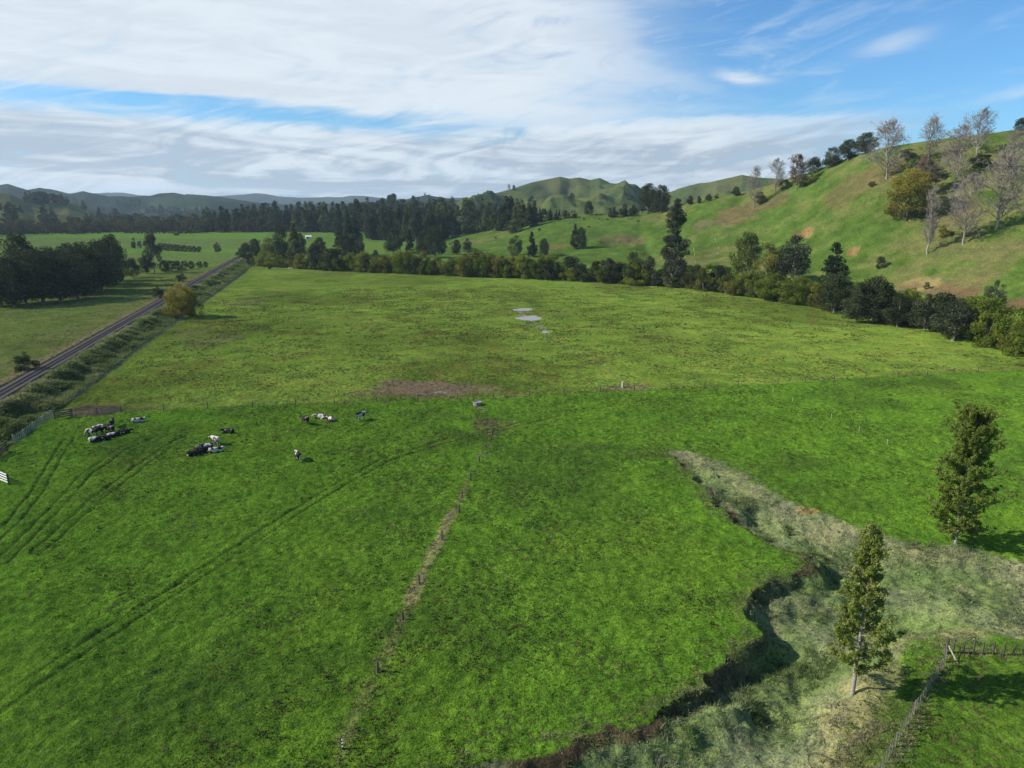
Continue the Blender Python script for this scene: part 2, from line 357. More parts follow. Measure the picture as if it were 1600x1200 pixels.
SLIPS = [(at(1258, 368, 426)[:2], 5, 6, 2.2), (at(1331, 396, 376)[:2], 4.2, 5.5, 2.0)]
SPB = at(975, 378, 529)[:2]
def BL(a): return np.interp(a, [-60, 80, 300], [12.0, 11.8, 15.0])
def layer(th, Rr, L, e=1.0, back=0.9):
    rb = np.interp(th, L[0], L[1]); rc = np.interp(th, L[0], L[2]); zc = np.interp(th, L[0], L[3])
    s = (Rr-rb)/(rc-rb)
    f = np.clip(s, 0, 1); p = 0.55*f**e+0.45*(1-np.cos(np.pi*f))/2
    b = smooth(Rr, rc, rc+back*(rc-rb)+60)
    return zc*p*(1-b), s
def Hfull(X, Y):
    X = np.asarray(X, float); Y = np.asarray(Y, float)
    th = np.arctan2(X, Y); Rr = np.hypot(X, Y)
    z = 0.35*fbm(X, Y, 70, 3, 3)*smooth(Rr, 60, 160)
    z = z + 7.0*smooth(Rr, 620, 1000) + 2.5*fbm(X, Y, 260, 3, 5)*smooth(Rr, 600, 900)
    # right hill and its spur
    zl, s = layer(th, Rr, L_hill)
    env = np.clip(np.sin(np.pi*np.clip(s, 0, 1)), 0, 1)
    side = smooth(th, 0.02, 0.35)
    zl = zl + env*(side*5.0+2.5)*fbm(X*1.0, Y*0.6, 75, 5, 11) + env*1.2*fbm(X, Y, 14, 4, 12)*side
    zl = zl - env*side*6.0*np.exp(-(np.abs(fbm(X, Y*0.5, 110, 2, 41))/0.09)**2)
    zl = zl + env*side*.75*np.sin(zl*2.6+2.5*fbm(X, Y, 30, 3, 43))
    zl = zl*smooth(th, -0.15, -0.05)
    z = z + np.maximum(zl, 0)
    for L, amp, wl, sd_, lo, hi in ((L_mid, 62, 210, 21, 860, 0), (L_front, 16, 90, 27, 820, 0), (L_left, 9, 120, 31, 780, 0), (L_far1, 42, 420, 35, 1900, 0), (L_far2, 25, 800, 38, 4600, 0)):
        m = Rr > lo
        if not np.any(m): continue
        zz, s = layer(th[m] if th.ndim else th, Rr[m] if Rr.ndim else Rr, L)
        env = np.clip(np.sin(np.pi*np.clip(s, 0, 1)), 0, 1)**0.7
        Xm, Ym = X[m], Y[m]
        r = 1-np.abs(fbm(Xm, Ym*0.45, wl, 4, sd_))*2.2
        zz = zz + env*amp*(r-0.65)*np.clip(zz/40, 0, 1) + env*amp*.32*fbm(Xm, Ym, wl*.35, 4, sd_+2)
        if sd_ in (35, 38): zz = zz + np.clip(s, 0, 1)*smooth(s, 1.6, 1.0)*(2.5 if sd_ == 35 else 4)*np.abs(fbm(Xm, Ym, wl*0.12, 4, sd_+3))
        win = 1.0
        if sd_ in (21, 27, 31): win = smooth(th[m], L[0][0]-.001, L[0][0]+.03)*(1-smooth(th[m], L[0][-1]-.03, L[0][-1]+.001)) if sd_ != 31 else (1-smooth(th[m], L[0][-1]-.03, L[0][-1]+.001))
        add = np.zeros_like(z); add[m] = np.maximum(zz, 0)*win
        z = np.where((add > 0) & (add > z), add, z)
    # railway embankment
    d, a = railcoord(X, Y)
    on = smooth(a, RLEN+120, RLEN+20)
    rs = 1.95*smooth(d, 9.0, 3.2)*smooth(d, -6.5, -2.7)
    rs = rs + 0.5*smooth(d, -2.0, -6)*smooth(d, -60, -20)
    bl_ = BL(a); bank = smooth(d, 2.9, 4.6)*smooth(d, bl_-.6, bl_-3.4)
    rs = rs + bank*(0.55+1.25*fbm(X, Y, 5.5, 3, 51)+.35*fbm(X, Y, 1.8, 2, 52)) 
    z = z*(1-on*smooth(np.abs(d), 30, 10)) + rs*on
    # rough rushy ground left of the line
    z = z + on*0.28*np.maximum(fbm(X, Y, 2.4, 3, 55), 0)*smooth(d, -6, -9)*smooth(d, -70, -30)
    # gully
    box = (X > -60) & (X < 240) & (Y > -5) & (Y < 125)
    if np.any(box):
        x, y = X[box], Y[box]
        nz = 1.3*fbm(x, y, 5.0, 4, 61)+0.45*vn(x, y, 1.1, 66)
        ins = inpoly(x, y, GP)
        sg = np.where(ins, 1.0, -1.0)
        dl = np.abs(sdist(x, y, PL))*sg + nz*1.0
        d1 = np.abs(sdist(x, y, PR1))*sg + nz
        d2 = np.abs(sdist(x, y, PR2))*sg + nz
        hd = np.hypot(x-HEAD[0], y-HEAD[1])
        D = (0.6+1.5*smooth(hd, 0, 40))*.85*(1+.6*fbm(x, y, 9, 3, 67)); wl_ = .5+4.5*np.clip(fbm(x, y, 6, 3, 68)+.12, 0, 1)
        drop = D*np.minimum(np.minimum(smooth(dl, -0.1, wl_), smooth(d1, 0, 6.5)), smooth(d2, 0, 5.0))
        # slumped shelf under the bank, then the floor
        shelf = 0.9*np.exp(-((dl-3.0)/1.6)**2)*np.clip(fbm(x, y, 3.5, 3, 63)+.25, 0, 1)*1.3
        zz = z[box] - drop + np.where(ins & (drop > .5), shelf+0.30*fbm(x, y, 2.2, 3, 65)+.1, 0)
        z = z.copy(); z[box] = zz
    # small hummocks in the pasture
    near = Rr < 260
    if np.any(near):
        x, y = X[near], Y[near]; q = z[near] if z.ndim else z
        k = smooth(Rr[near], 260, 120)
        dr = d[near]
        q = q + (dr > 10)*k*(0.15*fbm(x, y, 1.0, 2, 71)+0.16*fbm(x, y, 2.6, 2, 73))
        z = z.copy(); z[near] = q
    for (c_, rx, ry, dp) in SLIPS:
        q_ = np.hypot((X-c_[0])/rx, (Y-c_[1])/ry); z = z - dp*smooth(q_, 1.15, .75)
    # bank on the lower spur
    bq = np.hypot((X-SPB[0])/20, (Y-SPB[1])/20); z = z - 3.5*smooth(bq, 1.3, .3)*(.6+.8*fbm(X, Y, 9, 4, 83))
    # puddle hollows
    for (c, rx, ry) in PUD:
        q = np.hypot((X-c[0])/rx, (Y-c[1])/ry)
        w = smooth(q, 2.4, 1.0)
        z = z*(1-w) + w*(-0.17+0.30*smooth(q, 0.2, 2.0)+0.12*fbm(X, Y, 3.2, 4, 81))
    # wheel ruts
    for pl, hw in RUTS:
        m = (Rr < 240)
        if not np.any(m): continue
        ds = np.abs(sdist(X[m], Y[m], pl))
        zz = z[m]-0.18*np.exp(-((ds-hw)/0.18)**2)
        z = z.copy(); z[m] = zz
    return z
def T_(pts): return [G(x, y) for x, y in pts]
T1 = T_([(-120, 1160), (0, 1103), (130, 1010), (260, 930), (400, 840), (500, 775), (600, 718), (690, 690), (760, 674), (810, 662), (870, 648), (950, 633), (1050, 622), (1150, 614), (1260, 608)])
T2 = T_([(-20, 850), (20, 815), (60, 765), (85, 720), (108, 685)])
T3 = T_([(0, 880), (90, 790), (130, 745), (190, 702), (240, 680)])
T4 = T_([(60, 860), (150, 780), (215, 730), (260, 700), (285, 685)])
T5 = T_([(-60, 740), (20, 710), (45, 700), (80, 668), (96, 650)])
RUTS = [(T1, 0.75), (T2, 0.7), (T3, 0.7), (T4, 0.7)]
H = Hfull
def hit(x, y, tmin=30, tmax=9000):
    r, f, u = raydir(x, y)
    t = np.geomspace(tmin, tmax, 1500)
    z = CH+u*t; h = H(r*t, f*t); i = np.argmax(z < h)
    if not (z < h).any(): i = len(t)-1
    t2 = np.linspace(t[max(i-1, 0)], t[i], 24); z2 = CH+u*t2; h2 = H(r*t2, f*t2); j = np.argmax(z2 < h2)
    return np.array([r*t2[j], f*t2[j], h2[j]])
def tdepth(p): return p[1]*cp-(p[2]-CH)*sp
def zat(x, y): return float(H(np.array([x]), np.array([y]))[0])

# ------------------------------------------------------------------ ground sheet
az = np.concatenate([np.linspace(-180, -60, 30, endpoint=False), np.linspace(-60, -41, 50, endpoint=False), np.linspace(-41, 41, 1050), np.linspace(41, 60, 51)[1:], np.linspace(60, 180, 31)[1:-1]])
azr = np.radians(az)
rad = np.concatenate([[0.5, 4, 9, 14, 20, 26], np.geomspace(30, 420, 720), np.geomspace(420, 2200, 330)[1:], np.geomspace(2200, 9000, 90)[1:]])
TH, RR = np.meshgrid(azr, rad)
GX, GY = np.sin(TH)*RR, np.cos(TH)*RR
X, Y = GX.ravel(), GY.ravel()
Z = H(X, Y)
nr, nc = RR.shape
i, j = np.meshgrid(np.arange(nr-1), np.arange(nc), indexing='ij'); j2 = (j+1) % nc
Q = np.stack([i*nc+j, i*nc+j2, (i+1)*nc+j2, (i+1)*nc+j], -1).reshape(-1, 4)[:, ::-1]

# albedo of each zone, mixed by where things grow
XF = T_([(-900, 700), (60, 648), (100, 646), (150, 642), (190, 640), (255, 638), (395, 633), (520, 629), (588, 626), (660, 624), (715, 622), (740, 621), (771, 620), (827, 617), (882, 614), (940, 611), (991, 609), (1070, 605), (1153, 602), (1215, 600), (1303, 593), (1403, 586), (1449, 584), (1490, 582), (1530, 581), (1565, 579), (1640, 577), (2100, 560)])
HEDGE = T_([(392, 416), (480, 421), (600, 427), (700, 431), (800, 435), (900, 440), (1000, 447), (1060, 450), (1150, 462), (1250, 478), (1300, 487), (1400, 507), (1450, 518), (1500, 533), (1550, 549), (1600, 563), (1700, 592), (1850, 640)])
RF = [RA+rdir*a+rperp*14.0 for a in (-60, 0, 40, 120, 250, RLEN-20)]
def ground_attrs(X, Y, Z):
    th = np.arctan2(X, Y); Rr = np.hypot(X, Y)
    n = len(X); col = np.zeros((n, 3))
    def c(*a): return np.array(a)[None, :]
    near = c(.092, .188, .021); farp = c(.152, .230, .038)
    big = fbm(X, Y, 35, 4, 101); med = fbm(X, Y, 9, 4, 103); sm = fbm(X, Y, 2.5, 3, 105)
    col[:] = near
    yel = smooth(fbm(X, Y, 22, 4, 107), -.1, .6)[:, None]
    col = col*(1-yel*.7)+c(.118, .210, .024)*yel*.6
    dull = smooth(fbm(X, Y, 16, 4, 109), .0, .6)[:, None]
    col = col*(1-dull*.6)+c(.072, .135, .028)*dull*.4
    rough = 0.55+0.45*smooth(big+.6*med, -.3, .5)
    def lay(w, cc):
        nonlocal col
        w = w[:, None]; col = col*(1-w)+cc*w
    d, a = railcoord(X, Y)
    # far paddock beyond the cross fence
    dx_ = sdist(X, Y, XF)
    w = smooth(-dx_+.5*sm, -.4, .5)*(Rr > 90)
    fcol = farp*(1+.35*med[:, None])*(1-.30*smooth(big+.5*med, -.1, .5)[:, None])+c(.010, -.030, .0)*smooth(sm+.8*med, .0, .5)[:, None]
    lay(w, fcol)
    rough = rough*(1-w)+w*(0.55+0.45*smooth(big+.7*med, -.35, .45))
    # beyond the hedge
    bh = smooth(-sdist(X, Y, HEDGE), 0, 8)*((Rr > 330) | (th > 0.12))*(Rr > 150)
    fld = smooth(vn(X, Y*.35, 55, 111), -.2, .2)[:, None]
    lay(bh, c(.105, .185, .036)*(1-fld)+c(.125, .20, .038)*fld)
    rough = rough*(1-bh)+.22*bh
    # left of the railway
    lw = smooth(d, -3, -6)*(Y > 0)
    lc = c(.125, .165, .040)*(1+.3*med[:, None]); st = smooth(d, -26, -8)*smooth(sm+med*.8, -.5, .5)
    lc = lc*(1-.6*st[:, None])+c(.17, .145, .07)*.6*st[:, None]
    lay(lw*smooth(Rr, 620, 470), lc); rough = np.where(lw > .5, .7, rough)
    fw = lw*smooth(Rr, 430, 520)
    band = smooth(vn(X*.3, Y, 60, 113), -.15, .15)[:, None]
    lay(fw, c(.13, .23, .038)*band+c(.13, .185, .050)*(1-band)); rough = rough*(1-fw)+.2*fw
    # bank beside the track
    on = (a < RLEN+15)*(Y > -20)
    bk = smooth(d, 2.6, 3.6)*smooth(d, BL(a)+.7, BL(a)-.2)*on
    bc = c(.095, .150, .040)+c(.11, .070, .038)*smooth(fbm(X, Y, 6, 4, 115), -.2, .5)[:, None]
    lay(bk, bc); rough = rough*(1-bk)+.15*bk
    lb = smooth(d, -5.5, -2.2)*(d < 0)*on
    lay(lb, c(.15, .13, .065)); bl = smooth(d, 3.8, 3.0)*(d > -2.7)*on; lay(bl, c(.050, .042, .038)); rough = rough*(1-bl)
    # hill country
    zl, s = layer(th, Rr, L_hill); hm = smooth(s, -.02, .06)*(s < 2.5)*smooth(th, -.14, -.08)
    side = smooth(th, .05, .4)
    hn = fbm(X, Y, 38, 5, 121); hn2 = fbm(X, Y, 9, 4, 123)
    hc = c(.080, .134, .026)*(1+.35*hn2[:, None])
    tan_ = smooth(hn+.7*hn2+.25*side-.18, -.10, .60)[:, None]
    hc = hc*(1-tan_*.7)+c(.145, .135, .055)*tan_*.75
    lay(hm, hc); rough = rough*(1-hm)+hm*.35
    # other hills
    for L, lo, hi, ca, cb in ((L_mid, 860, 2100, c(.060, .092, .030), c(.11, .115, .045)), (L_front, 820, 1200, c(.085, .115, .035), c(.15, .14, .06)), (L_left, 790, 1900, c(.080, .088, .032), c(.12, .12, .045))):
        zl, s = layer(th, Rr, L)
        w = smooth(s, .0, .12)*(Rr > lo)*(Rr < hi)*(th > L[0][0])*(th < L[0][-1])
        k = smooth(fbm(X, Y, 110, 5, 131), -.35, .5)[:, None]
        lay(w, ca*(1-k)+cb*k); rough = rough*(1-w)+.2*w
    fz = smooth(Rr, 1850, 2100); fk = smooth(fbm(X, Y, 350, 5, 135), .10, .32)[:, None]
    lay(fz, c(.020, .033, .020)*(1-fk*.6)+c(.060, .085, .04)*fk*.6); rough = rough*(1-fz)
    # gully
    box = (X > -60) & (X < 240) & (Y > -5) & (Y < 125)
    x, y = X[box], Y[box]
    ins = inpoly(x, y, GP); sg = np.where(ins, 1., -1.); nz = 1.3*fbm(x, y, 5., 4, 61)+.45*vn(x, y, 1.1, 66)
    dl = np.abs(sdist(x, y, PL))*sg+nz; d1 = np.abs(sdist(x, y, PR1))*sg+nz*1.6; d2 = np.abs(sdist(x, y, PR2))*sg+nz
    gm = np.minimum(np.minimum(smooth(dl, 0, .5), smooth(d1, -.6, .9)), smooth(d2, -.5, .7))[:, None]
    a1 = smooth(fbm(x, y, 7, 4, 141), -.4, .45)[:, None]; a2 = smooth(fbm(x, y, 3.2, 4, 143), .0, .55)[:, None]
    gc = c(.13, .185, .065)*(1-a1)+c(.20, .225, .13)*a1
    gc = gc*(1-a2*.5)+c(.24, .22, .135)*a2*.5
    edge = np.exp(-((d1-2.2)/2.2)**2)[:, None]*ins[:, None]; gc = gc*(1-edge*.45)+c(.26, .235, .145)*edge*.45
    e2 = np.exp(-((d2+.2)/2.0)**2)[:, None]*.85; 
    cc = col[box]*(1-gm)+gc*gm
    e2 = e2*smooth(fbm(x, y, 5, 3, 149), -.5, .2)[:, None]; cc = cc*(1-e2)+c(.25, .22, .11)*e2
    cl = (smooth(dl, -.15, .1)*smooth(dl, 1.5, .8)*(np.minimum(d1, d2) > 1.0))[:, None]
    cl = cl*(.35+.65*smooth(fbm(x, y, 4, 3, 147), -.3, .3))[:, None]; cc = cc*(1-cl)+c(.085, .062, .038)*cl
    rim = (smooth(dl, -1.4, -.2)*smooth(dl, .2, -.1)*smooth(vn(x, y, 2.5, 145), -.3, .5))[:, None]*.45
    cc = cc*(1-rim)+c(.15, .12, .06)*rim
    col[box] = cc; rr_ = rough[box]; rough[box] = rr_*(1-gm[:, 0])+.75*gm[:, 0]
    # fenced corner paddock at the lower right keeps a coarser, yellower sward
    cp_ = inpoly(x, y, [G(1300, 1210), G(1390, 1060), G(1477, 1003), G(1640, 1003), G(2200, 1010), G(1700, 1700), G(1150, 1700)])
    k = (cp_*.5)[:, None]*(1-gm); q = col[box]; q = q*(1-k)+c(.062, .10, .018)*k; col[box] = q
    # blobs: (centre, rx, ry, colour, strength)
    for (cc_, rx, ry, bc_, st_) in BLOBS:
        m = (np.abs(X-cc_[0]) < rx*2.2) & (np.abs(Y-cc_[1]) < ry*2.2)
        if not m.any(): continue
        x, y = X[m], Y[m]; q = np.hypot((x-cc_[0])/rx, (y-cc_[1])/ry)
        q = q+.45*fbm(x, y, max(rx, 1.2)*.8, 4, 151)
        w = (smooth(q, 1.1, .75)*st_)[:, None]; k = col[m]; col[m] = k*(1-w)+np.array(bc_)[None]*w
        rough[m] = rough[m]*(1-w[:, 0]*.7)
    # straw strips along the old middle fence and along other fences
    for pl, wd, cc_, st_, lo in STRIPS:
        m = Rr < 900; ds = np.abs(sdist(X[m], Y[m], pl)); x, y = X[m], Y[m]
        w = smooth(ds+wd*.7*fbm(x, y, 3.0, 3, 161), wd, wd*.3)*st_*smooth(fbm(x, y, 7.0, 3, 163), lo, lo+.4); w = w[:, None]
        k = col[m]; col[m] = k*(1-w)+np.array(cc_)[None]*w
    for pl, hw in RUTS:
        m = Rr < 240; ds = np.abs(sdist(X[m], Y[m], pl)); x, y = X[m], Y[m]
        w = (smooth(np.abs(ds-hw), .28, .08)*.85*smooth(vn(x, y, 6, 165), -.8, .2))[:, None]
        k = col[m]; col[m] = k*(1-w)+c(.040, .055, .018)*w
    return col, np.clip(rough, 0, 1)
FL = T_([(1477, 1032), (1462, 1050), (1452, 1072), (1441, 1100), (1428, 1130), (1415, 1160), (1400, 1182), (1383, 1206), (1350, 1250)])
MIDF = T_([(742, 626), (752, 642), (762, 660), (769, 676), (760, 696), (748, 718), (735, 746), (722, 773), (706, 800), (690, 838), (672, 870), (652, 915), (640, 940), (628, 968), (610, 1005), (590, 1048), (560, 1108), (536, 1168), (520, 1230), (490, 1330)])
SOIL = (.165, .120, .085); STRAW = (.20, .165, .09)
def hb(px, py): return hit(px, py)[:2]
BLOBS = [(G(648, 606), 12, 8.5, SOIL, .9), (G(705, 608), 11, 6, SOIL, .6), (G(595, 613), 7, 3.5, SOIL, .5), (G(690, 613), 1.6, .8, (.26, .24, .22), .8),
         (G(150, 641), 6, 4.0, (.085, .068, .055), .95), (G(130, 643), 3, 3, (.085, .068, .055), .9), (G(988, 604), 5, 3.2, SOIL, .6), (G(958, 607), 4, 2.2, SOIL, .35),
         (G(762, 660), 2.4, 2.6, (.06, .045, .03), .9), (G(768, 666), 4.5, 5, (.11, .10, .045), .55), (G(1254, 794), .9, .6, (.30, .18, .08), .7), (G(1266, 798), 1.2, .6, (.30, .17, .07), .85),
         (G(335, 530), 8, 12, (.13, .11, .06), .5), (G(385, 474), 7, 14, (.13, .11, .06), .5), (G(300, 520), 5, 9, (.13, .11, .06), .4),
         (hb(1262, 365), 3.4, 3.6, (.29, .19, .095), .9), (hb(1252, 367), 3.6, 1.8, (.28, .17, .08), .9), (hb(1336, 391), 2.6, 3.6, (.26, .17, .085), .85), (hb(1327, 398), 1.5, 3.0, (.22, .14, .07), .9), (hb(1313, 393), 1.5, 3, (.10, .07, .04), .9), (hb(1242, 365), 2.0, 3, (.10, .07, .04), .9),
         (hb(1435, 446), 8, 9, (.28, .21, .10), .8), (hb(1465, 458), 10, 9, (.15, .105, .06), .9), (hb(1500, 464), 12, 9, (.13, .085, .05), .9), (hb(1405, 452), 9, 7, (.17, .12, .07), .7), (hb(1580, 480), 9, 12, (.125, .078, .05), .9),
         (hb(1160, 330), 14, 24, (.15, .115, .06), .8), (hb(1140, 345), 9, 18, (.15, .115, .06), .7), (hb(1095, 353), 7, 8, (.16, .12, .08), .6), (hb(1330, 290), 16, 22, (.13, .115, .05), .75), (hb(1370, 270), 14, 18, (.14, .12, .055), .7), (hb(1210, 312), 10, 14, (.13, .10, .055), .7),
         (hb(985, 380), 12, 12, (.15, .12, .06), .8), (hb(960, 372), 14, 14, (.13, .115, .06), .6), (hb(1490, 330), 12, 16, (.14, .12, .055), .7), (hb(1540, 420), 14, 10, (.15, .13, .06), .6), (hb(1560, 385), 14, 10, (.14, .13, .06), .5),
         (hb(870, 385), 8, 10, (.17, .11, .055), .7)]
STRIPS = [(PR2[3:13], 1.6, (.28, .26, .13), .65, -.5), (FL[:9], .5, (.20, .20, .09), .6, -.3), (T_([(812, 486), (826, 499), (842, 509), (853, 518)]), .9, (.24, .21, .18), .9, -2), (MIDF[8:13], .85, (.28, .26, .12), .85, -.8), (MIDF[6:9], .6, (.20, .20, .08), .6, -.1), (MIDF[:8], .8, (.12, .12, .05), .5, -.1), (MIDF[12:], .7, (.17, .17, .065), .5, .0), (XF[1:], 1.6, (.12, .10, .05), .55, -.1),
          (T_([(715, 622), (771, 619.5), (827, 616.5)]), .6, STRAW, .9, -.8)]
col, rough = ground_attrs(X, Y, Z)

def f_ground(n, out):
    tc = n.node('ShaderNodeTexCoord').outputs['Object']
    vc = n.node('ShaderNodeAttribute', attribute_name='zone').outputs['Color']
    rg = n.node('ShaderNodeAttribute', attribute_name='rough').outputs['Fac']
    a = n.noise(tc, 0.16, 5, 0.6); b = n.noise(tc, 1.1, 6, 0.62, 0.2); g = n.noise(tc, 5.5, 5, 0.65)
    c0 = n.mix(1.0, vc, n.mix(n.ss(a, .25, .75), (.76, .80, .85, 1), (1.24, 1.20, 1.1, 1)), 'MULTIPLY')
    c1 = n.mix(1.0, c0, n.mix(n.ss(b, .3, .7), (.70, .74, .82, 1), (1.30, 1.26, 1.12, 1)), 'MULTIPLY')
    f_ = n.noise(tc, 17.0, 3, 0.6); vc_ = n.mix(n.ss(f_, .35, .65), (.78, .80, .85, 1), (1.22, 1.2, 1.1, 1)); c1 = n.mix(1.0, c1, vc_, 'MULTIPLY')
    c2 = n.mix(1.0, c1, n.mix(n.ss(g, .3, .7), (.60, .65, .72, 1), (1.42, 1.38, 1.2, 1)), 'MULTIPLY')
    # docks and dead tufts: small brown clumps gathered in drifts
    dn = n.noise(tc, 1.7, 4, 0.6, 0.5); dg = n.noise(tc, 0.11, 5, 0.62)
    thr = n.m('MULTIPLY_ADD', rg, -0.15, n.m('MULTIPLY_ADD', n.ss(dg, .35, .65), -.11, .77))
    dm = n.ss(n.m('SUBTRACT', dn, thr), 0.0, 0.06)
    c3 = n.mix(n.m('MULTIPLY', dm, .75), c2, n.mix(n.ss(g, .35, .65), (.045, .040, .020, 1), (.115, .090, .050, 1)))
    h = n.m('ADD', n.m('MULTIPLY', b, .42), n.m('MULTIPLY', g, .16))
    h = n.m('ADD', h, n.m('MULTIPLY', dm, .10))
    bs = n.node('ShaderNodeBump'); bs.inputs['Strength'].default_value = 1.0; bs.inputs['Distance'].default_value = 1.0
    n.put(bs.inputs['Height'], h)
    d = n.node('ShaderNodeBsdfDiffuse'); d.inputs['Roughness'].default_value = .6
    n.put(d.inputs[0], c3); n.l.new(bs.outputs[0], d.inputs['Normal']); n.l.new(d.outputs[0], out.inputs[0])
M['ground'] = mat('pasture_ground', f_ground)
gm = mk_mesh('ground', np.stack([X, Y, Z], 1), Q, [M['ground']], attrs={'rough': rough}, cols={'zone': np.column_stack([col, np.ones(len(col))])}, smooth_=True)
tag(link('ground', gm), 'rolling pasture with a gully, hill country and distant ranges', kind='structure')

for k, (c, rx, ry) in enumerate(PUD):
    an = np.linspace(0, 2*np.pi, 40, endpoint=False)
    v = np.vstack([[c[0], c[1], PUDZ], np.stack([c[0]+rx*1.5*np.cos(an), c[1]+ry*1.5*np.sin(an), np.full(40, PUDZ)], 1)])
    f = np.array([[0, 1+q, 1+(q+1) % 40] for q in range(40)])
    tag(link('puddle', mk_mesh('puddle', v, f, [M['water']])), 'shallow pale puddle lying in the far paddock', kind='structure')

# ------------------------------------------------------------------ grass, tussocks and weeds (uncountable)
def tufts(name, P, h, blades, bw, lean, m, label, seed=1, hv=.35, cls=None):
    r = np.random.default_rng(seed); N = len(P)
    if N == 0: return
    h = np.broadcast_to(h, N)*(1+hv*r.uniform(-1, 1, N))
    P3 = np.repeat(P, blades, 0); hh = np.repeat(h, blades)*r.uniform(.6, 1.1, N*blades)
    spread = np.repeat(h, blades)*.45
    off = r.normal(0, 1, (N*blades, 2))*spread[:, None]*.6
    base = P3.copy(); base[:, :2] += off; base[:, 2] -= .04
    ln = off*1.2+r.normal(0, 1, (N*blades, 2))*lean*hh[:, None]
    tip = base.copy(); tip[:, :2] += ln; tip[:, 2] += hh*np.clip(1-.35*np.hypot(ln[:, 0], ln[:, 1])/hh, .3, 1)
    an = r.uniform(0, np.pi, N*blades); w = (bw*r.uniform(.6, 1.3, N*blades))
    sv = np.stack([np.cos(an)*w, np.sin(an)*w, np.zeros(N*blades)], 1)
    mid = base*.5+tip*.5; mid[:, 2] += hh*.10
    V = np.stack([base-sv*.6, base+sv*.6, mid+sv*.9, tip, mid-sv*.9], 1).reshape(-1, 3)
    i = np.arange(N*blades)*5
    F1 = np.stack([i, i+1, i+2, i+4], 1); F2 = np.stack([i+4, i+2, i+3], 1)
    tv = np.repeat(r.uniform(0, 1, N) if cls is None else cls, blades)
    va = np.repeat(np.clip(tv*.75+r.uniform(0, .25, N*blades), 0, 1), 5)
    me = mk_mesh(name, V, [F1, F2], [m], attrs={'var': va})
    return tag(link(name, me), label, kind='stuff')
M['gully_blade'] = leafmat('gully_grass_blades', [(.070, .095, .038), (.15, .20, .07), (.26, .285, .16), (.38, .36, .24)], .35)
M['bank_blade'] = leafmat('bank_grass_blades', [(.060, .105, .025), (.12, .175, .048), (.22, .24, .10), (.42, .38, .22)], .35)
M['green_blade'] = leafmat('pasture_grass_blades', [(.062, .138, .013), (.084, .172, .016), (.106, .20, .021), (.135, .22, .030)], .3)
M['weed_blade'] = leafmat('dock_and_dead_tuft_leaves', [(.025, .038, .012), (.048, .050, .020), (.085, .068, .036), (.13, .10, .06)], .15)
M['straw_blade'] = leafmat('straw_tussock_blades', [(.13, .14, .05), (.22, .20, .10), (.33, .29, .16), (.42, .37, .23)], .35)

def zs(x, y): return H(x, y)
def scatter(n, x0, x1, y0, y1, r):
    return r.uniform(x0, x1, n), r.uniform(y0, y1, n)
r = np.random.default_rng(21)
def gully_d(x, y):
    ins = inpoly(x, y, GP); sg = np.where(ins, 1., -1.)
    return np.abs(sdist(x, y, PL))*sg, np.abs(sdist(x, y, PR1))*sg, np.abs(sdist(x, y, PR2))*sg
def inview(x, y, pad=60):
    t = y*cp+CH*sp; px = 800+FPX*x/np.maximum(t, 1); v = (y*sp-CH*cp)/np.maximum(t, 1); py = 600-FPX*v
    return (px > -pad) & (px < 1600+pad) & (py < 1200+pad) & (t > 1)
x, y = scatter(70000, -12, 110, 30, 112, r)
dl, d1, d2 = gully_d(x, y); m = (np.minimum(np.minimum(dl-.6, d1+1.5), d2) > 0) & inview(x, y)
k = fbm(x, y, 4, 3, 201)+.4*fbm(x, y, 14, 3, 202); m &= (k > r.uniform(-.7, .5, len(x)))
x, y, k = x[m], y[m], k[m]; hh = .17+.42*np.clip(k, 0, 1)+.12*np.exp(-(d1[m]/3)**2)
cls = np.clip(.38+.9*fbm(x, y, 7, 3, 203)+.45*np.exp(-((d1[m]-2)/3)**2)+r.normal(0, .32, len(x)), 0, 1)
tufts('gully_grass', np.stack([x, y, zs(x, y)], 1), hh*r.uniform(.6, 1.7, len(x)), 13, .02, .45, M['gully_blade'], 'rank grey green grass and rushes filling the gully floor', 31, cls=cls)
# tussock fringe along the broken bank
pts = []
for (ax, ay), (bx, by) in zip(PL[:-1], PL[1:]):
    L = math.hypot(bx-ax, by-ay); n_ = int(L*16)
    tt = r.uniform(0, 1, n_); pts.append(np.stack([ax+(bx-ax)*tt, ay+(by-ay)*tt], 1))
pts = np.vstack(pts); 
nrm = r.normal(0, 1, pts.shape)*np.array([.9, .9]); pts = pts+nrm; x, y = pts.T
m = inview(x, y) & (y > 28) & (fbm(x, y, 3.0, 3, 205) > -.12); x, y = x[m], y[m]
tufts('bank_tussocks', np.stack([x, y, zs(x, y)], 1), .30, 14, .02, .55, M['bank_blade'], 'brown and green tussocks hanging over the eroded gully bank', 32, cls=np.clip(r.normal(.42, .28, len(x)), 0, 1))
# rushes and shrubs on the slumped shelf under the bank
x, y = scatter(60000, -12, 110, 30, 112, r); dl, d1, d2 = gully_d(x, y)
m = (dl > 1.6) & (dl < 7) & (d1 > 4) & (d2 > 2) & inview(x, y) & (fbm(x, y, 2.6, 3, 207) > .34); x, y = x[m], y[m]
tufts('gully_rushes', np.stack([x, y, zs(x, y)], 1), .45, 14, .026, .35, M['bank_blade'], 'dark rushes and long grass clumps below the broken bank', 33, cls=np.clip(r.normal(.32, .25, len(x)), 0, 1))
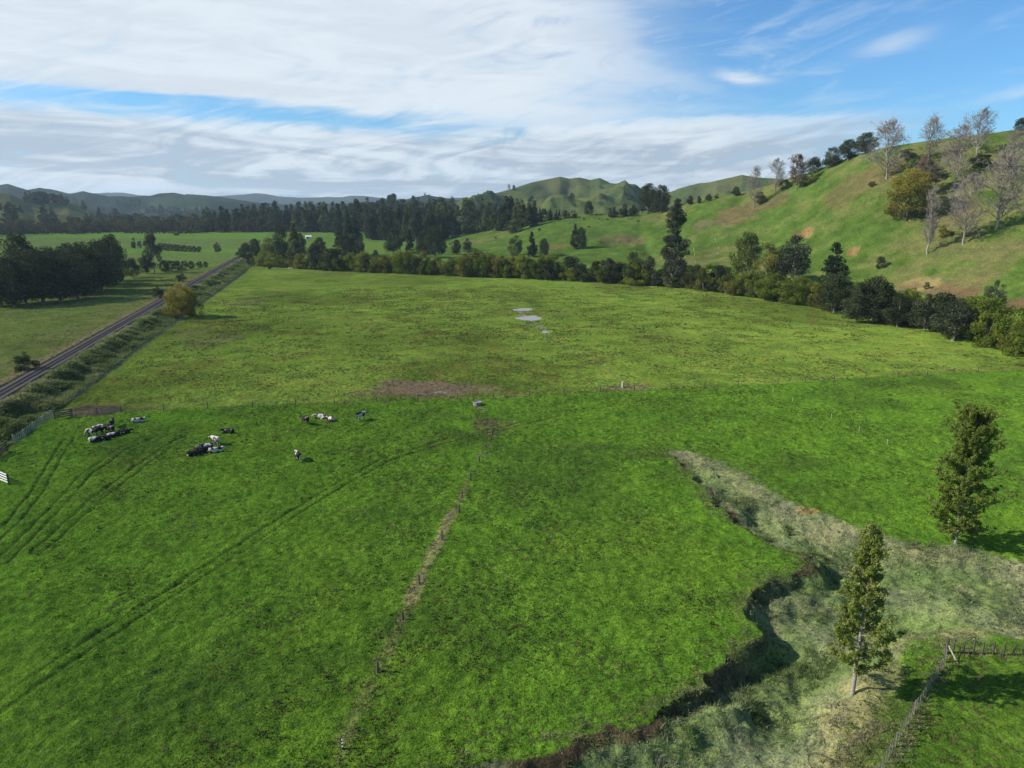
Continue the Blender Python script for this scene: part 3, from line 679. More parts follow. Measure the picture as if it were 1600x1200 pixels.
# straw tussocks along fence lines and the lower right bank
def along(poly, per, wd, r):
    o = []
    for (ax, ay), (bx, by) in zip(poly[:-1], poly[1:]):
        L = math.hypot(bx-ax, by-ay); n_ = max(1, int(L*per)); tt = r.uniform(0, 1, n_)
        o.append(np.stack([ax+(bx-ax)*tt, ay+(by-ay)*tt], 1)+r.normal(0, wd, (n_, 2)))
    return np.vstack(o)
FT = T_([(1477, 1032), (1490, 1019), (1640, 1022)])
pp = np.vstack([along(MIDF[8:13], 16, .35, r), along(MIDF[12:], 3.5, .35, r), along(MIDF[:8], 4, .5, r), along(FL, 9, .35, r), along(PR2[3:9], 16, .8, r), along(FT, 12, .4, r), along(XF[12:], 1.2, .7, r), along(T_([(1310, 1190), (1350, 1150), (1385, 1130)]), 20, .35, r)])
x, y = pp.T; m = inview(x, y) & (y > 26) & ((fbm(x, y, 3.0, 3, 209) > -.2)); x, y = x[m], y[m]
tufts('straw_tussocks', np.stack([x, y, zs(x, y)], 1), np.where(y < 90, .26, .34), 13, .018, .5, M['straw_blade'], 'dry straw coloured tussocks along fence lines and bank edges', 34)
# bank beside the railway
n_ = 40000; a = np.exp(r.uniform(np.log(14), np.log(RLEN+60), n_))-64; d = 3.4+(BL(a)-4.2)*r.uniform(0, 1, n_)
x = RA[0]+rdir[0]*a+rperp[0]*d; y = RA[1]+rdir[1]*a+rperp[1]*d
k = fbm(x, y, 5, 3, 211); m = k > r.uniform(-.8, .35, n_); x, y, k, d = x[m], y[m], k[m], d[m]
tufts('trackside_grass', np.stack([x, y, zs(x, y)], 1), .65+.65*np.clip(k, 0, 1), 11, .07, .45, M['bank_blade'], 'long rank grass and weeds on the bank beside the railway', 35, cls=np.clip(.35+.35*fbm(x, y, 9, 3, 213)+.35*np.exp(-((d-3.5)/1.5)**2)+r.normal(0, .18, len(x)), 0, 1))
n_ = 7000; a = np.exp(r.uniform(np.log(14), np.log(RLEN+60), n_))-64; d = -r.uniform(2.8, 7.5, n_)
x = RA[0]+rdir[0]*a+rperp[0]*d; y = RA[1]+rdir[1]*a+rperp[1]*d
tufts('verge_grass', np.stack([x, y, zs(x, y)], 1), .38, 9, .06, .5, M['straw_blade'], 'dry pale grass on the far verge of the railway', 36)
# pasture sward and weeds
n_ = 100000; R0 = r.uniform(36, 140, n_); t0 = r.uniform(-.64, .64, n_); x, y = R0*np.sin(t0), R0*np.cos(t0)
dl, d1, d2 = gully_d(x, y); m = inview(x, y, 20) & (np.maximum(-dl, np.maximum(-d1, -d2)) > .3) & (dl < .3); dr, _ = railcoord(x, y); m &= dr > 14.5
for pl, hw in RUTS: m &= np.abs(np.abs(sdist(x, y, pl))-hw) > .2
x, y = x[m], y[m]; q = fbm(x, y, 1.6, 2, 221)
tufts('pasture_grass', np.stack([x, y, zs(x, y)], 1), .11+.09*np.clip(q, 0, 1), 5, .04, .8, M['green_blade'], 'grazed green grass growing in small hummocks across the paddock', 37, cls=np.clip(r.normal(.45, .25, len(x)), 0, 1))
n_ = 230000; R0 = r.uniform(36, 340, n_); t0 = r.uniform(-.64, .64, n_); x, y = R0*np.sin(t0), R0*np.cos(t0)
k = fbm(x, y, 30, 4, 223)*.45+fbm(x, y, 6, 3, 225)*1.1+fbm(x, y, 1.6, 2, 226)*.7+r.normal(0, .12, n_)
dl, d1, d2 = gully_d(x, y); dr, _ = railcoord(x, y)
m = inview(x, y, 20) & ~((dl > -.3) & (d1 > -.3)) & (dr > 15) & (k > .33-.20*smooth(R0, 100, 160)-.06*(x < 0)) & (sdist(x, y, HEDGE) > 2)
for (c, rx, ry) in PUD: m &= np.hypot((x-c[0])/rx, (y-c[1])/ry) > 1.4
x, y, R0 = x[m], y[m], R0[m]
tufts('pasture_weeds', np.stack([x, y, zs(x, y)], 1), (.13+.14*smooth(R0, 100, 250))*r.uniform(.5, 1.5, len(x)), 6, .05, .7, M['weed_blade'], 'brown docks and dead tufts scattered through the pasture', 38, cls=np.clip(r.normal(.40, .25, len(x)), 0, 1))
n_ = 16000; a = r.uniform(-20, 260, n_); d = -r.uniform(8, 75, n_)
x = RA[0]+rdir[0]*a+rperp[0]*d; y = RA[1]+rdir[1]*a+rperp[1]*d; k = fbm(x, y, 12, 3, 231)+fbm(x, y, 2.4, 3, 55)
m = (k > .22) & inview(x, y, 30); x, y = x[m], y[m]
tufts('rush_clumps', np.stack([x, y, zs(x, y)], 1), .34, 8, .07, .5, M['bank_blade'], 'pale rushy clumps in the rough paddock left of the railway', 39, cls=np.clip(r.normal(.35, .25, len(x)), 0, 1))

# ------------------------------------------------------------------ trees
def crown_cloud(cen, rad_, nleaf, ls, r, flat=.8, vbase=None, shell=.5):
    """leaves around clump centres; each leaf a small rhombus"""
    K = len(cen); w = rad_**2; w = w/w.sum(); ci = r.choice(K, nleaf, p=w)
    d = r.normal(0, 1, (nleaf, 3)); d /= np.linalg.norm(d, axis=1)[:, None]
    u = shell+(1-shell)*r.uniform(0, 1, nleaf)**.6
    P = cen[ci]+d*(rad_[ci]*u)[:, None]*np.array([1, 1, flat])
    nrm = d*.9+r.normal(0, .55, (nleaf, 3)); nrm /= np.linalg.norm(nrm, axis=1)[:, None]
    a = np.cross(nrm, r.normal(0, 1, (nleaf, 3))); a /= np.linalg.norm(a, axis=1)[:, None]; b = np.cross(nrm, a)
    s = ls*r.uniform(.6, 1.35, nleaf)[:, None]
    V = np.stack([P-a*s, P+b*s*.62, P+a*s, P-b*s*.62], 1).reshape(-1, 3)
    cv = r.uniform(0, 1, K) if vbase is None else vbase
    va = np.clip(cv[ci]*.55+r.uniform(0, .45, nleaf), 0, 1)
    return V, np.repeat(va, 4)
def crown_mesh(name, cen, rad_, nleaf, ls, r, m, **kw):
    V, va = crown_cloud(cen, rad_, nleaf, ls, r, **kw)
    return mk_mesh(name, V, np.arange(len(V)).reshape(-1, 4), [m], attrs={'var': va})
def trunk_mesh(name, hgt, r0, m, r, cen=None, rad_=None, nl=14, nlean=.02, split=1, top=.9, h0=.15, n=7):
    b = MB(); segs = 7; px_ = np.zeros(2); pts = [(0, 0, -.6)]
    for i in range(1, segs+1):
        px_ = px_+r.normal(0, nlean*hgt/segs*2, 2); pts.append((px_[0], px_[1], hgt*top*i/segs))
    rr = lambda z: r0*max(.12, 1-z/(hgt*top))**.8
    for p, q in zip(pts[:-1], pts[1:]): b.tube(p, q, rr(max(p[2], 0))*(1.35 if p[2] < 0 else 1), rr(q[2])+.01, n)
    if cen is not None:
        order = np.argsort(-rad_)[:nl]
        for k in order:
            c = cen[k]; zz = max(hgt*h0*r.uniform(.5, 1), c[2]-np.hypot(c[0], c[1])*r.uniform(.5, 1.1)); zz = min(zz, hgt*top*.93)
            i = min(int(zz/(hgt*top)*segs), segs-1); p, q = np.array(pts[i]), np.array(pts[i+1]); q0 = p+(q-p)*((zz-p[2])/max(q[2]-p[2], .1))
            lr = max(.03, rr(zz)*.45); md = (q0*.45+c*.55)+np.array([0, 0, .08*hgt*r.uniform(-.3, .4)])
            b.tube(q0, md, lr, lr*.6, 5); b.tube(md, c, lr*.6, lr*.2, 4)
    return b.mesh(name, m, True)
def clumps(hgt, W, prof, K, cr, r, h0=.15, h1=1.0, irregular=.25):
    """prof(s) gives relative crown half-width at relative height s"""
    s = h0+(h1-h0)*r.uniform(0, 1, K)**.95; an = r.uniform(0, 2*np.pi, K)
    wv = np.array([prof((q-h0)/(h1-h0)) for q in s])*(1+irregular*np.cos(an*2+r.uniform(0, 6))*r.uniform(.3, 1)+irregular*r.normal(0, .35, K))
    rr = W*wv*np.sqrt(r.uniform(.15, 1, K))*.85
    cen = np.stack([rr*np.cos(an), rr*np.sin(an), hgt*s-cr*.3], 1)
    return cen, cr*r.uniform(.65, 1.3, K)*(.45+.55*np.clip(wv, 0, 1.2))
SP = {}
def species(key, n, fn):
    SP[key] = [fn(np.random.default_rng(hash_(key)+i*13)) for i in range(n)]
def hash_(s): return sum((i+1)*ord(c) for i, c in enumerate(s))
dome = lambda s: (max(0.0, 1-(2*s-.75)**2*.62))**.5 if s > .05 else .6
cone = lambda s: max(.12, (1-s)**.75)*min(1, .45+s*4)
col_ = lambda s: max(.15, (1-s**2.6))*min(1, .5+s*3)
def sp_broad(r):      # broad dark evergreen, 14 m
    c, q = clumps(14, 5.6, dome, 72, 2.0, r, .17, .98, .25)
    return 14.0, crown_mesh('crown', c, q, 10000, .22, r, M['dark_leaf']), trunk_mesh('trunk', 14, .42, M['bark'], r, c, q, 16)
def sp_grey(r):       # grey-green manuka-like tree, 10 m
    c, q = clumps(10, 3.3, dome, 46, 1.25, r, .22, 1, .35)
    return 10.0, crown_mesh('crown', c, q, 5600, .17, r, M['grey_leaf']), trunk_mesh('trunk', 10, .28, M['pale_bark'], r, c, q, 14, .04)
def sp_kahi(r):       # tall narrow podocarp, 32 m
    c, q = clumps(32, 7.2, cone, 95, 2.5, r, .08, 1, .25)
    return 32.0, crown_mesh('crown', c, q, 8500, .42, r, M['conifer_leaf']), trunk_mesh('trunk', 32, .6, M['bark'], r, c, q, 14)
def sp_forest(r):     # forest tree, 36 m with bare bole
    hw_ = r.uniform(1.2, 3.6); c, q = clumps(36, 9.5, lambda s: max(.16, (1-s**hw_))*min(1, .7+s*3), 60, 3.9, r, .03, 1, .25)
    return 36.0, crown_mesh('crown', c, q, 3400, .85, r, M['conifer_leaf']), trunk_mesh('trunk', 36, .55, M['bark'], r, c, q, 6, n=5)
def sp_round(r):      # small round-headed tree for distant slopes, 12 m
    c, q = clumps(12, 5, dome, 26, 2.1, r, .12, 1, .3)
    return 12.0, crown_mesh('crown', c, q, 1100, .55, r, M['dark_leaf']), trunk_mesh('trunk', 12, .3, M['bark'], r, c, q, 5, n=5)
def sp_scrub(r):      # brownish willow mass, 12 m
    c, q = clumps(12, 6.5, dome, 30, 2.2, r, .04, 1, .3)
    return 12.0, crown_mesh('crown', c, q, 1500, .5, r, M['scrub_leaf']), trunk_mesh('trunk', 12, .3, M['bark'], r, c, q, 6, n=5)
def sp_bush(matk, ls=.20, n=5200):
    def f(r):         # hedge willow leafy to the ground, 9 m
        c, q = clumps(9, 4.3, dome, 52, 1.35, r, .10, 1, .3)
        b = MB()
        for k in range(5):
            an = r.uniform(0, 6.28); e = c[r.integers(len(c))]; st = np.array([math.cos(an)*.6, math.sin(an)*.6, -.4])
            md = st*.4+e*.6; md[2] = e[2]*.45; b.tube(st, md, .14, .08, 5); b.tube(md, e, .08, .03, 4)
        return 9.0, crown_mesh('crown', c, q, n, ls, r, M[matk]), b.mesh('stems', M['bark'], True)
    return f
def sp_shrub(r):
    c, q = clumps(3, 1.8, dome, 22, .7, r, .05, 1, .3)
    return 3.0, crown_mesh('crown', c, q, 2600, .11, r, M['dark_leaf']), trunk_mesh('trunk', 3, .12, M['bark'], r, c, q, 6)
def sp_ragged(r):     # the tall ragged column over the hedge
    c, q = clumps(40, 6.3, lambda s: (1.35-.75*s)*(.82+.22*math.sin(s*17+1))*(1-max(0, s-.88)/.16), 150, 2.1, r, .10, 1, .4)
    return 40.0, crown_mesh('crown', c, q, 20000, .32, r, M['grey_leaf']), trunk_mesh('trunk', 40, .75, M['pale_bark'], r, c, q, 30)
def sp_gold(matk):
    def f(r):         # big rounded willow, 18 m
        c, q = clumps(18, 9.5, dome, 110, 1.9, r, .12, 1, .12)
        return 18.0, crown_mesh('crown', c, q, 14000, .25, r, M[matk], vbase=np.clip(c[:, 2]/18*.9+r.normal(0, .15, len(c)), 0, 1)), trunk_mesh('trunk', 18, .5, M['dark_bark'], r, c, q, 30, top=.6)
    return f
def bare(hgt, W, r, mt, upright=.8, dens=1.0, tw=.05):
    b = MB(); tb = MB()
    def grow(p, d, L, rad_, lv):
        n_ = 3 if lv < 2 else 2; q = np.array(p)
        for i in range(n_):
            d = d+r.normal(0, .10+.05*lv, 3); d[2] += .05; d /= np.linalg.norm(d); q2 = q+d*L/n_
            ra = rad_*(1-.5*i/n_); rb = rad_*(1-.5*(i+1)/n_); b.tube(q, q2, max(ra, tw), max(rb, tw*.7), 5 if lv < 2 else 3)
            if lv < 4:
                for _ in range(int(r.integers(1, 3)*dens+.5) if lv else 0):
                    s = r.normal(0, 1, 3); s -= s.dot(d)*d; s /= np.linalg.norm(s); nd = d*upright+s*.65; nd /= np.linalg.norm(nd)
                    grow(q2, nd, L*r.uniform(.45, .7), rb*.6, lv+1)
            q = q2
    segs = 12; p = np.array([0, 0, -.5]); r0 = hgt*.016
    for i in range(segs):
        q = p+np.array([r.normal(0, .012)*hgt, r.normal(0, .012)*hgt, hgt*.93/segs]); s = (i+1)/segs
        tb.tube(p, q, r0*(1-.9*i/segs), max(r0*(1-.9*s), .05), 7)
        if s > .12:
            for _ in range(4 if s < .95 else 6):
                an = r.uniform(0, 6.28); up = r.uniform(.7, 1.4)*upright
                d = np.array([math.cos(an), math.sin(an), up]); d /= np.linalg.norm(d)
                prof = math.sin(math.pi*min(1, .22+.72*s))**.7
                grow(q, d, W*prof*r.uniform(.75, 1.15)*math.sqrt(1+up*up)*.75, r0*(1-.9*s)*.45+.04, 1)
        p = q
    return b, tb
def sp_bare(W, up, mk, dens=1.0, tw=.05):
    def f(r):
        b, tb = bare(22, W, r, M[mk], up, dens, tw)
        return 22.0, b.mesh('branches', M[mk], True), tb.mesh('trunk', M['pale_bark'], True)
    return f
species('broad', 4, sp_broad); species('grey', 3, sp_grey); species('kahi', 3, sp_kahi); species('forest', 8, sp_forest)
species('round', 3, sp_round); species('scrub', 3, sp_scrub); species('willow', 4, sp_bush('willow_leaf')); species('olive', 3, sp_bush('olive_leaf'))
species('lime', 2, sp_bush('lime_leaf')); species('shrub', 2, sp_shrub); species('ragged', 1, sp_ragged); species('gold', 1, sp_gold('gold_leaf'))
species('bare', 4, sp_bare(5.8, .85, 'twig', 1.15, .055)); species('slim', 1, sp_bare(1.6, 2.6, 'twig', .8, .05)); species('brown', 2, sp_bare(4.6, .8, 'twig_brown', 1.25, .08))
species('darkbush', 2, sp_bush('dark_leaf'))
PART = {'willow': 'stems', 'olive': 'stems', 'lime': 'stems', 'darkbush': 'stems', 'bare': 'trunk'}
tr_rng = np.random.default_rng(99); cnt = [0]
def plant(key, name, label, cat, loc, hgt, wid=1.0, group=None, var=None):
    v = SP[key]; k = (cnt[0] if var is None else var) % len(v); cnt[0] += 1
    h0, cm, tm = v[k]; s = hgt/h0
    o = link(name, None); o.location = loc; o.rotation_euler = (0, 0, float(tr_rng.uniform(0, 6.28))); o.scale = (s*wid, s*wid, s)
    tag(o, label, cat, group)
    link(cm.name.split('.')[0], cm, o); link(tm.name.split('.')[0], tm, o)
    return o
def ptree(key, x, yb, yt, label, name='tree', cat='tree', wid=1.0, group=None, tmin=30, var=None, flat=False):
    p = hit(x, yb, tmin); t = tdepth(p); r, f, u = raydir(x, yt)
    hgt = (p[1]/f*u+CH)-p[2]
    return plant(key, name, label, cat, p-np.array([0, 0, .1]), max(hgt, .5), wid, group, var)

# --- two young poplars in the foreground
def poplar(x, yb, yt, W, nl, seed, label, sh, s0):
    r = np.random.default_rng(seed); p = hit(x, yb); rr, f, u = raydir(x, yt); hgt = (p[1]/f*u+CH)-p[2]
    root = link('young_poplar', None, loc=p); tag(root, label, 'tree', None)
    b = MB(); n_ = 10; pts = [np.array([0, 0, -.4])]
    for i in range(n_): pts.append(np.array([r.normal(0, .06), r.normal(0, .06), hgt*.95*(i+1)/n_]))
    for i in range(n_): b.tube(pts[i], pts[i+1], .15*(1-i/n_)+.02, .15*(1-(i+1)/n_)+.015, 8)
    link('trunk', b.mesh('trunk', M['pale_bark'], True), root)
    bb = MB(); L = []; wgt = []
    for k in range(nl):
        s = s0+(.97-s0)*(k/nl)**.95; z = hgt*s; an = k*2.4+r.normal(0, .35)
        pr = (min(1, .70+(s-s0)*2.6)*max(0, 1-((s-s0)/(1.02-s0)))**sh+.06)*(.85+.25*math.sin(an*1.5+s*14)); ln = W*pr*r.uniform(.62, 1.25)
        d = np.array([math.cos(an), math.sin(an), 0]); q0 = np.array([0, 0, z]); lift = ln*r.uniform(.5, 1.3)*(.3+s*1.6)
        m1 = q0+d*ln*.5+np.array([0, 0, lift*.35]); e = q0+d*ln+np.array([0, 0, lift*.8])
        e[2] = min(e[2], hgt*r.uniform(.97, 1.02)); m1[2] = min(m1[2], hgt*.97)
        bb.tube(q0, m1, .045, .028, 4); bb.tube(m1, e, .028, .012, 3)
        for q in np.linspace(.22, 1, 7):
            c = (q0+(m1-q0)*q*2) if q < .5 else (m1+(e-m1)*(q*2-1))
            L.append(c+r.normal(0, .10, 3)); wgt.append(.16+.16*math.sin(q*2.6))
        for _ in range(4):
            q = r.uniform(.35, .95); c = (q0+(m1-q0)*q*2) if q < .5 else (m1+(e-m1)*(q*2-1))
            dd = r.normal(0, 1, 3)+np.array([0, 0, .9])+d*.6; dd /= np.linalg.norm(dd); te = c+dd*ln*r.uniform(.2, .38)
            bb.tube(c, te, .014, .006, 3); L.append(c*.4+te*.6); wgt.append(.24); L.append(te); wgt.append(.2)
    link('limbs', bb.mesh('limbs', M['bark'], True), root)
    me = crown_mesh('crown', np.array(L), np.array(wgt), int(len(L)*30), .09, r, M['poplar_leaf'], flat=1.0, shell=.1)
    link('crown', me, root)
    return root
poplar(1332, 1086, 818, 3.2, 62, 5, 'slender young poplar standing in the gully beside the corner fence', 1.0, .15)
poplar(1493, 849, 638, 3.6, 150, 6, 'fuller yellowing poplar on the green paddock edge above the gully', .42, .06)

# --- hill trees
ptree('bare', 1385, 282, 188, 'tall leafless poplar with a few leaves left at its top, left of the golden willow', 'bare_poplar', wid=1.0, var=0, tmin=150)
ptree('gold', 1417, 343, 262, 'large round golden willow growing on the steep hillside', 'golden_willow', wid=.98, tmin=150)
ptree('slim', 1449, 396, 292, 'very thin upright leafless poplar just below the golden willow', 'bare_poplar', tmin=150, wid=1.0)
ptree('bare', 1505, 382, 275, 'pale leafless poplar at the hill foot between the thin poplar and widest bare tree', 'bare_poplar', wid=.85, var=1, tmin=150)
ptree('bare', 1556, 358, 238, 'widest leafless tree with a grey twiggy crown near the right edge', 'bare_tree', wid=1.15, var=2, tmin=150)
ptree('bare', 1492, 290, 195, 'leafless poplar with a forked white trunk above the golden willow', 'bare_poplar', wid=.95, var=3, tmin=150)
ptree('bare', 1524, 243, 170, 'leafless tree standing highest against the sky', 'bare_tree', wid=1.0, var=0, tmin=150)
ptree('bare', 1450, 252, 184, 'small leafless tree on the crest behind the hillside poplars', 'bare_tree', wid=.95, var=2, tmin=150)
ptree('bare', 1582, 268, 205, 'leafless tree half cut by the right edge, on the upper slope', 'bare_tree', wid=1.2, var=1, tmin=150)
ptree('brown', 1448, 310, 243, 'low brown leafless tree right behind the golden willow', 'bare_tree', wid=1.1, var=1, tmin=150)
ptree('bare', 1177, 326, 262, 'thin leafless poplar leftmost on the hill shoulder', 'bare_poplar', wid=.6, var=1, tmin=150)
ptree('bare', 1210, 302, 248, 'leafless poplar with ball shaped crown on the hill shoulder', 'bare_poplar', wid=.8, var=3, tmin=150)
ptree('brown', 1243, 297, 240, 'dense brown leafless tree on the shoulder next to the dark crest trees', 'bare_tree', wid=.9, var=0, tmin=150)
for x_, yb, yt, w_, l_ in ((1271, 272, 244, 1.1, 'dark round evergreen, lowest of the clump on the crest'), (1298, 262, 229, 1.1, 'dark evergreen second from the bottom of the crest clump'), (1325, 250, 216, 1.2, 'dark evergreen third up in the crest clump'), (1352, 240, 206, 1.3, 'largest dark evergreen at the top of the crest clump')):
    ptree('broad', x_, yb, yt, l_, 'evergreen_tree', wid=w_, tmin=150, group='dark evergreens along the hill crest')
ptree('broad', 1594, 205, 183, 'dark evergreen alone on the skyline at the right edge', 'evergreen_tree', wid=1.1, tmin=150)
for x_, yb, yt, w_, l_ in ((1462, 282, 258, 1.3, 'dark bush between the bare trees on the upper slope'), (1530, 262, 240, 1.6, 'dark bush beneath the highest bare tree'), (1420, 250, 232, 1.6, 'dark scrubby bush just under the crest'), (1187, 317, 300, 1.4, 'low brown bush at the foot of the shoulder trees'), (1225, 296, 280, 1.4, 'low dark bush between the shoulder trees'), (1362, 292, 283, 1.5, 'small dark bush on the slope left of the golden willow'), (1262, 288, 270, 1.6, 'low olive bush on the shoulder'), (1475, 370, 350, 1.0, 'thin dark scrub beside the slender bare poplar'), (1375, 420, 400, .8, 'small dead looking shrub low on the hillside')):
    ptree('olive' if 'brown' in l_ or 'olive' in l_ or 'scrub' in l_ else 'darkbush', x_, yb, yt, l_, 'bush', 'bush', wid=w_, tmin=150)
# --- ridge and spur
for x_, yb, yt, k_, w_, l_ in ((1012, 334, 284, 'broad', .85, 'big dark evergreen on the spur, left of its pair'), (1032, 333, 288, 'broad', .8, 'big dark evergreen on the spur, right of its pair'), (920, 337, 313, 'broad', .8, 'dark tree at the back of the spur behind the grazing cattle'),
        (975, 338, 318, 'broad', .9, 'middle sized dark tree on the spur edge left of the big pair'), (957, 340, 322, 'round', 1.0, 'small dark tree on the spur edge'), (990, 333, 320, 'round', .9, 'small tree tucked beside the big evergreen pair'),
        (1060, 322, 310, 'round', 1.0, 'small dark tree right of the big evergreen pair'), (1078, 320, 305, 'broad', 1.0, 'rounded dark tree at the ridge end of the spur'), (1092, 318, 306, 'round', .9, 'short dark tree by the ridge end'), (1107, 314, 303, 'broad', 1.2, 'dark tree on the ridge line, left of the gap'), (1120, 310, 302, 'round', 1.2, 'dark tree on the ridge line, right of the gap'), (1150, 306, 291, 'broad', 1.2, 'dark bushy tree on the ridge below the far green peak'),
        (898, 389, 349, 'kahi', .95, 'pointed half of the twin tree alone on the spur slope'), (908, 389, 354, 'broad', .75, 'rounded half of the twin tree alone on the spur slope'),
        (805, 400, 367, 'lime', .75, 'yellow green willow just behind the hedge'), (831, 402, 361, 'kahi', 1.1, 'dark pointed tree beside the yellow green willow'), (850, 402, 371, 'broad', .7, 'dark narrow tree right of the pointed one behind the hedge'),
        (713, 398, 374, 'broad', .8, 'left of two small trees behind the middle hedge'), (731, 398, 372, 'grey', 1.0, 'grey right one of two small trees behind the middle hedge'),
        (1165, 430, 362, 'lime', .75, 'upright light green willow at the hill foot'), (1197, 437, 380, 'olive', .8, 'rounded olive willow between two lighter ones'), (1240, 440, 368, 'grey', 1.25, 'big pale grey green tree under the upper slip'), (1216, 436, 392, 'lime', .9, 'light green bushy tree left of the pale grey one'),
        (1298, 470, 378, 'kahi', 1.3, 'dark conical tree right of the pale grey one')):
    ptree(k_, x_, yb, yt, l_, {'lime': 'willow', 'olive': 'willow'}.get(k_, 'tree'), wid=w_, tmin=150)
ptree('ragged', 1050, 449, 309, 'very tall ragged dark tree towering over the hedge', 'tall_tree', wid=.92, tmin=150)
# --- trees standing along the paddock edge
for x_, yb, yt, k_, w_, l_ in ((950, 442, 402, 'broad', .75, 'leftmost of the dark trees standing in front of the hedge'), (966, 443, 408, 'broad', .8, 'low dark tree between two taller ones in the hedge'), (988, 445, 392, 'broad', .72, 'taller dark tree in the hedge left of the towering one'),
        (1014, 446, 400, 'grey', .75, 'grey narrow tree in the hedge left of the towering one'), (1064, 450, 405, 'grey', .8, 'white trunked tree at the foot of the towering one'), (1088, 452, 412, 'broad', .8, 'dark tree just right of the white trunk'),
        (1124, 456, 413, 'darkbush', .95, 'round dark green bush standing proud of the hedge'), (1303, 489, 425, 'broad', .95, 'dark tree on two thin trunks at the paddock edge'),
        (1338, 504, 440, 'broad', .95, 'spreading dark tree on a stout pale trunk, left of its larger neighbour'), (1364, 504, 429, 'broad', 1.0, 'largest spreading dark tree at the paddock edge'),
        (1402, 510, 457, 'broad', 1.15, 'dark wide tree right of the largest spreading one'), (1443, 518, 459, 'grey', .95, 'grey green tree on a thick multiple trunk'), (1488, 532, 468, 'grey', 1.3, 'wide grey green tree near the hedge end'), (1516, 527, 470, 'broad', .85, 'dark tree behind the wide grey green one'),
        (1550, 490, 438, 'grey', .8, 'grey shrubby tree beyond the hedge at the hill foot'), (1448, 452, 440, 'darkbush', .7, 'tiny dark bush on the bare bank behind the hedge'),
        (495, 421, 378, 'grey', .95, 'grey green tree at the left end of the hedge'), (537, 423, 382, 'grey', .9, 'grey tree with a pale leaning trunk in the hedge'), (570, 425, 398, 'grey', .9, 'small grey tree in the hedge left of the golden bushes'), (587, 402, 390, 'darkbush', .9, 'small dark bush on the meadow behind the hedge')):
    ptree(k_, x_, yb, yt, l_, 'bush' if 'bush' in k_ else 'tree', 'bush' if 'bush' in k_ else 'tree', wid=w_, tmin=150)
# --- middle distance beyond the hedge
for x_, yb, yt, k_, w_, l_ in ((500, 398, 370, 'broad', .95, 'round dark tree standing near the white shed'), (462, 418, 348, 'kahi', 1.0, 'tall dark tree at the end of the railway'), (443, 412, 356, 'broad', .8, 'dark tree crowding the left side of the tall railway end tree'),
        (470, 405, 362, 'broad', .7, 'dark tree behind the tall railway end tree'), (400, 402, 372, 'broad', .9, 'dark tree where the railway disappears'), (385, 405, 378, 'broad', .9, 'low dark tree left of where the railway disappears'), (420, 404, 372, 'olive', 1.1, 'brownish willow behind the railway end'), (377, 403, 390, 'darkbush', 1.2, 'dark bush beside the railway where it ends'),
        (392, 414, 396, 'darkbush', .9, 'dark green bush at the top corner of the far paddock'), (532, 398, 345, 'kahi', 1.0, 'left one of the tall meadow clump'), (546, 399, 335, 'kahi', 1.0, 'tallest of the tall meadow clump'), (558, 399, 342, 'kahi', 1.0, 'right one of the tall meadow clump'), (563, 400, 370, 'grey', .9, 'short grey tree at the foot of the tall meadow clump'), (540, 401, 362, 'broad', .7, 'short dark tree in front of the tall meadow clump'),
        (615, 396, 356, 'broad', .85, 'round headed dark tree alone on the meadow'), (640, 395, 358, 'kahi', 1.1, 'pointed tree right of the round headed meadow tree'), (664, 402, 360, 'broad', .8, 'left part of the large dark meadow group'), (680, 403, 352, 'broad', .8, 'right part of the large dark meadow group'), (690, 398, 350, 'kahi', .9, 'pointed dark tree behind the large meadow group'), (655, 402, 375, 'grey', .9, 'grey bush at the left of the large meadow group'),
        (805, 364, 322, 'forest', .9, 'dark tree standing on the spur edge beside the wood'), (340, 396, 378, 'grey', .8, 'small thin tree on the left meadow'), (210, 388, 370, 'round', .5, 'left of two little trees on the left meadow'), (219, 389, 376, 'grey', .9, 'right of two little trees on the left meadow'), (277, 368, 348, 'scrub', .4, 'pale slim tree in front of the far willow belt')):
    ptree(k_, x_, yb, yt, l_, 'tree', wid=w_, tmin=150)
for i_, x_ in enumerate((252, 259, 266, 273, 280, 288, 296, 303, 311)):
    ptree('darkbush', x_, 391+.4*i_, 379+.7*i_, 'dark bush in the small clump on the left meadow', 'bush', 'bush', wid=1.0, tmin=200, group='dark bushes in a clump on the left meadow')
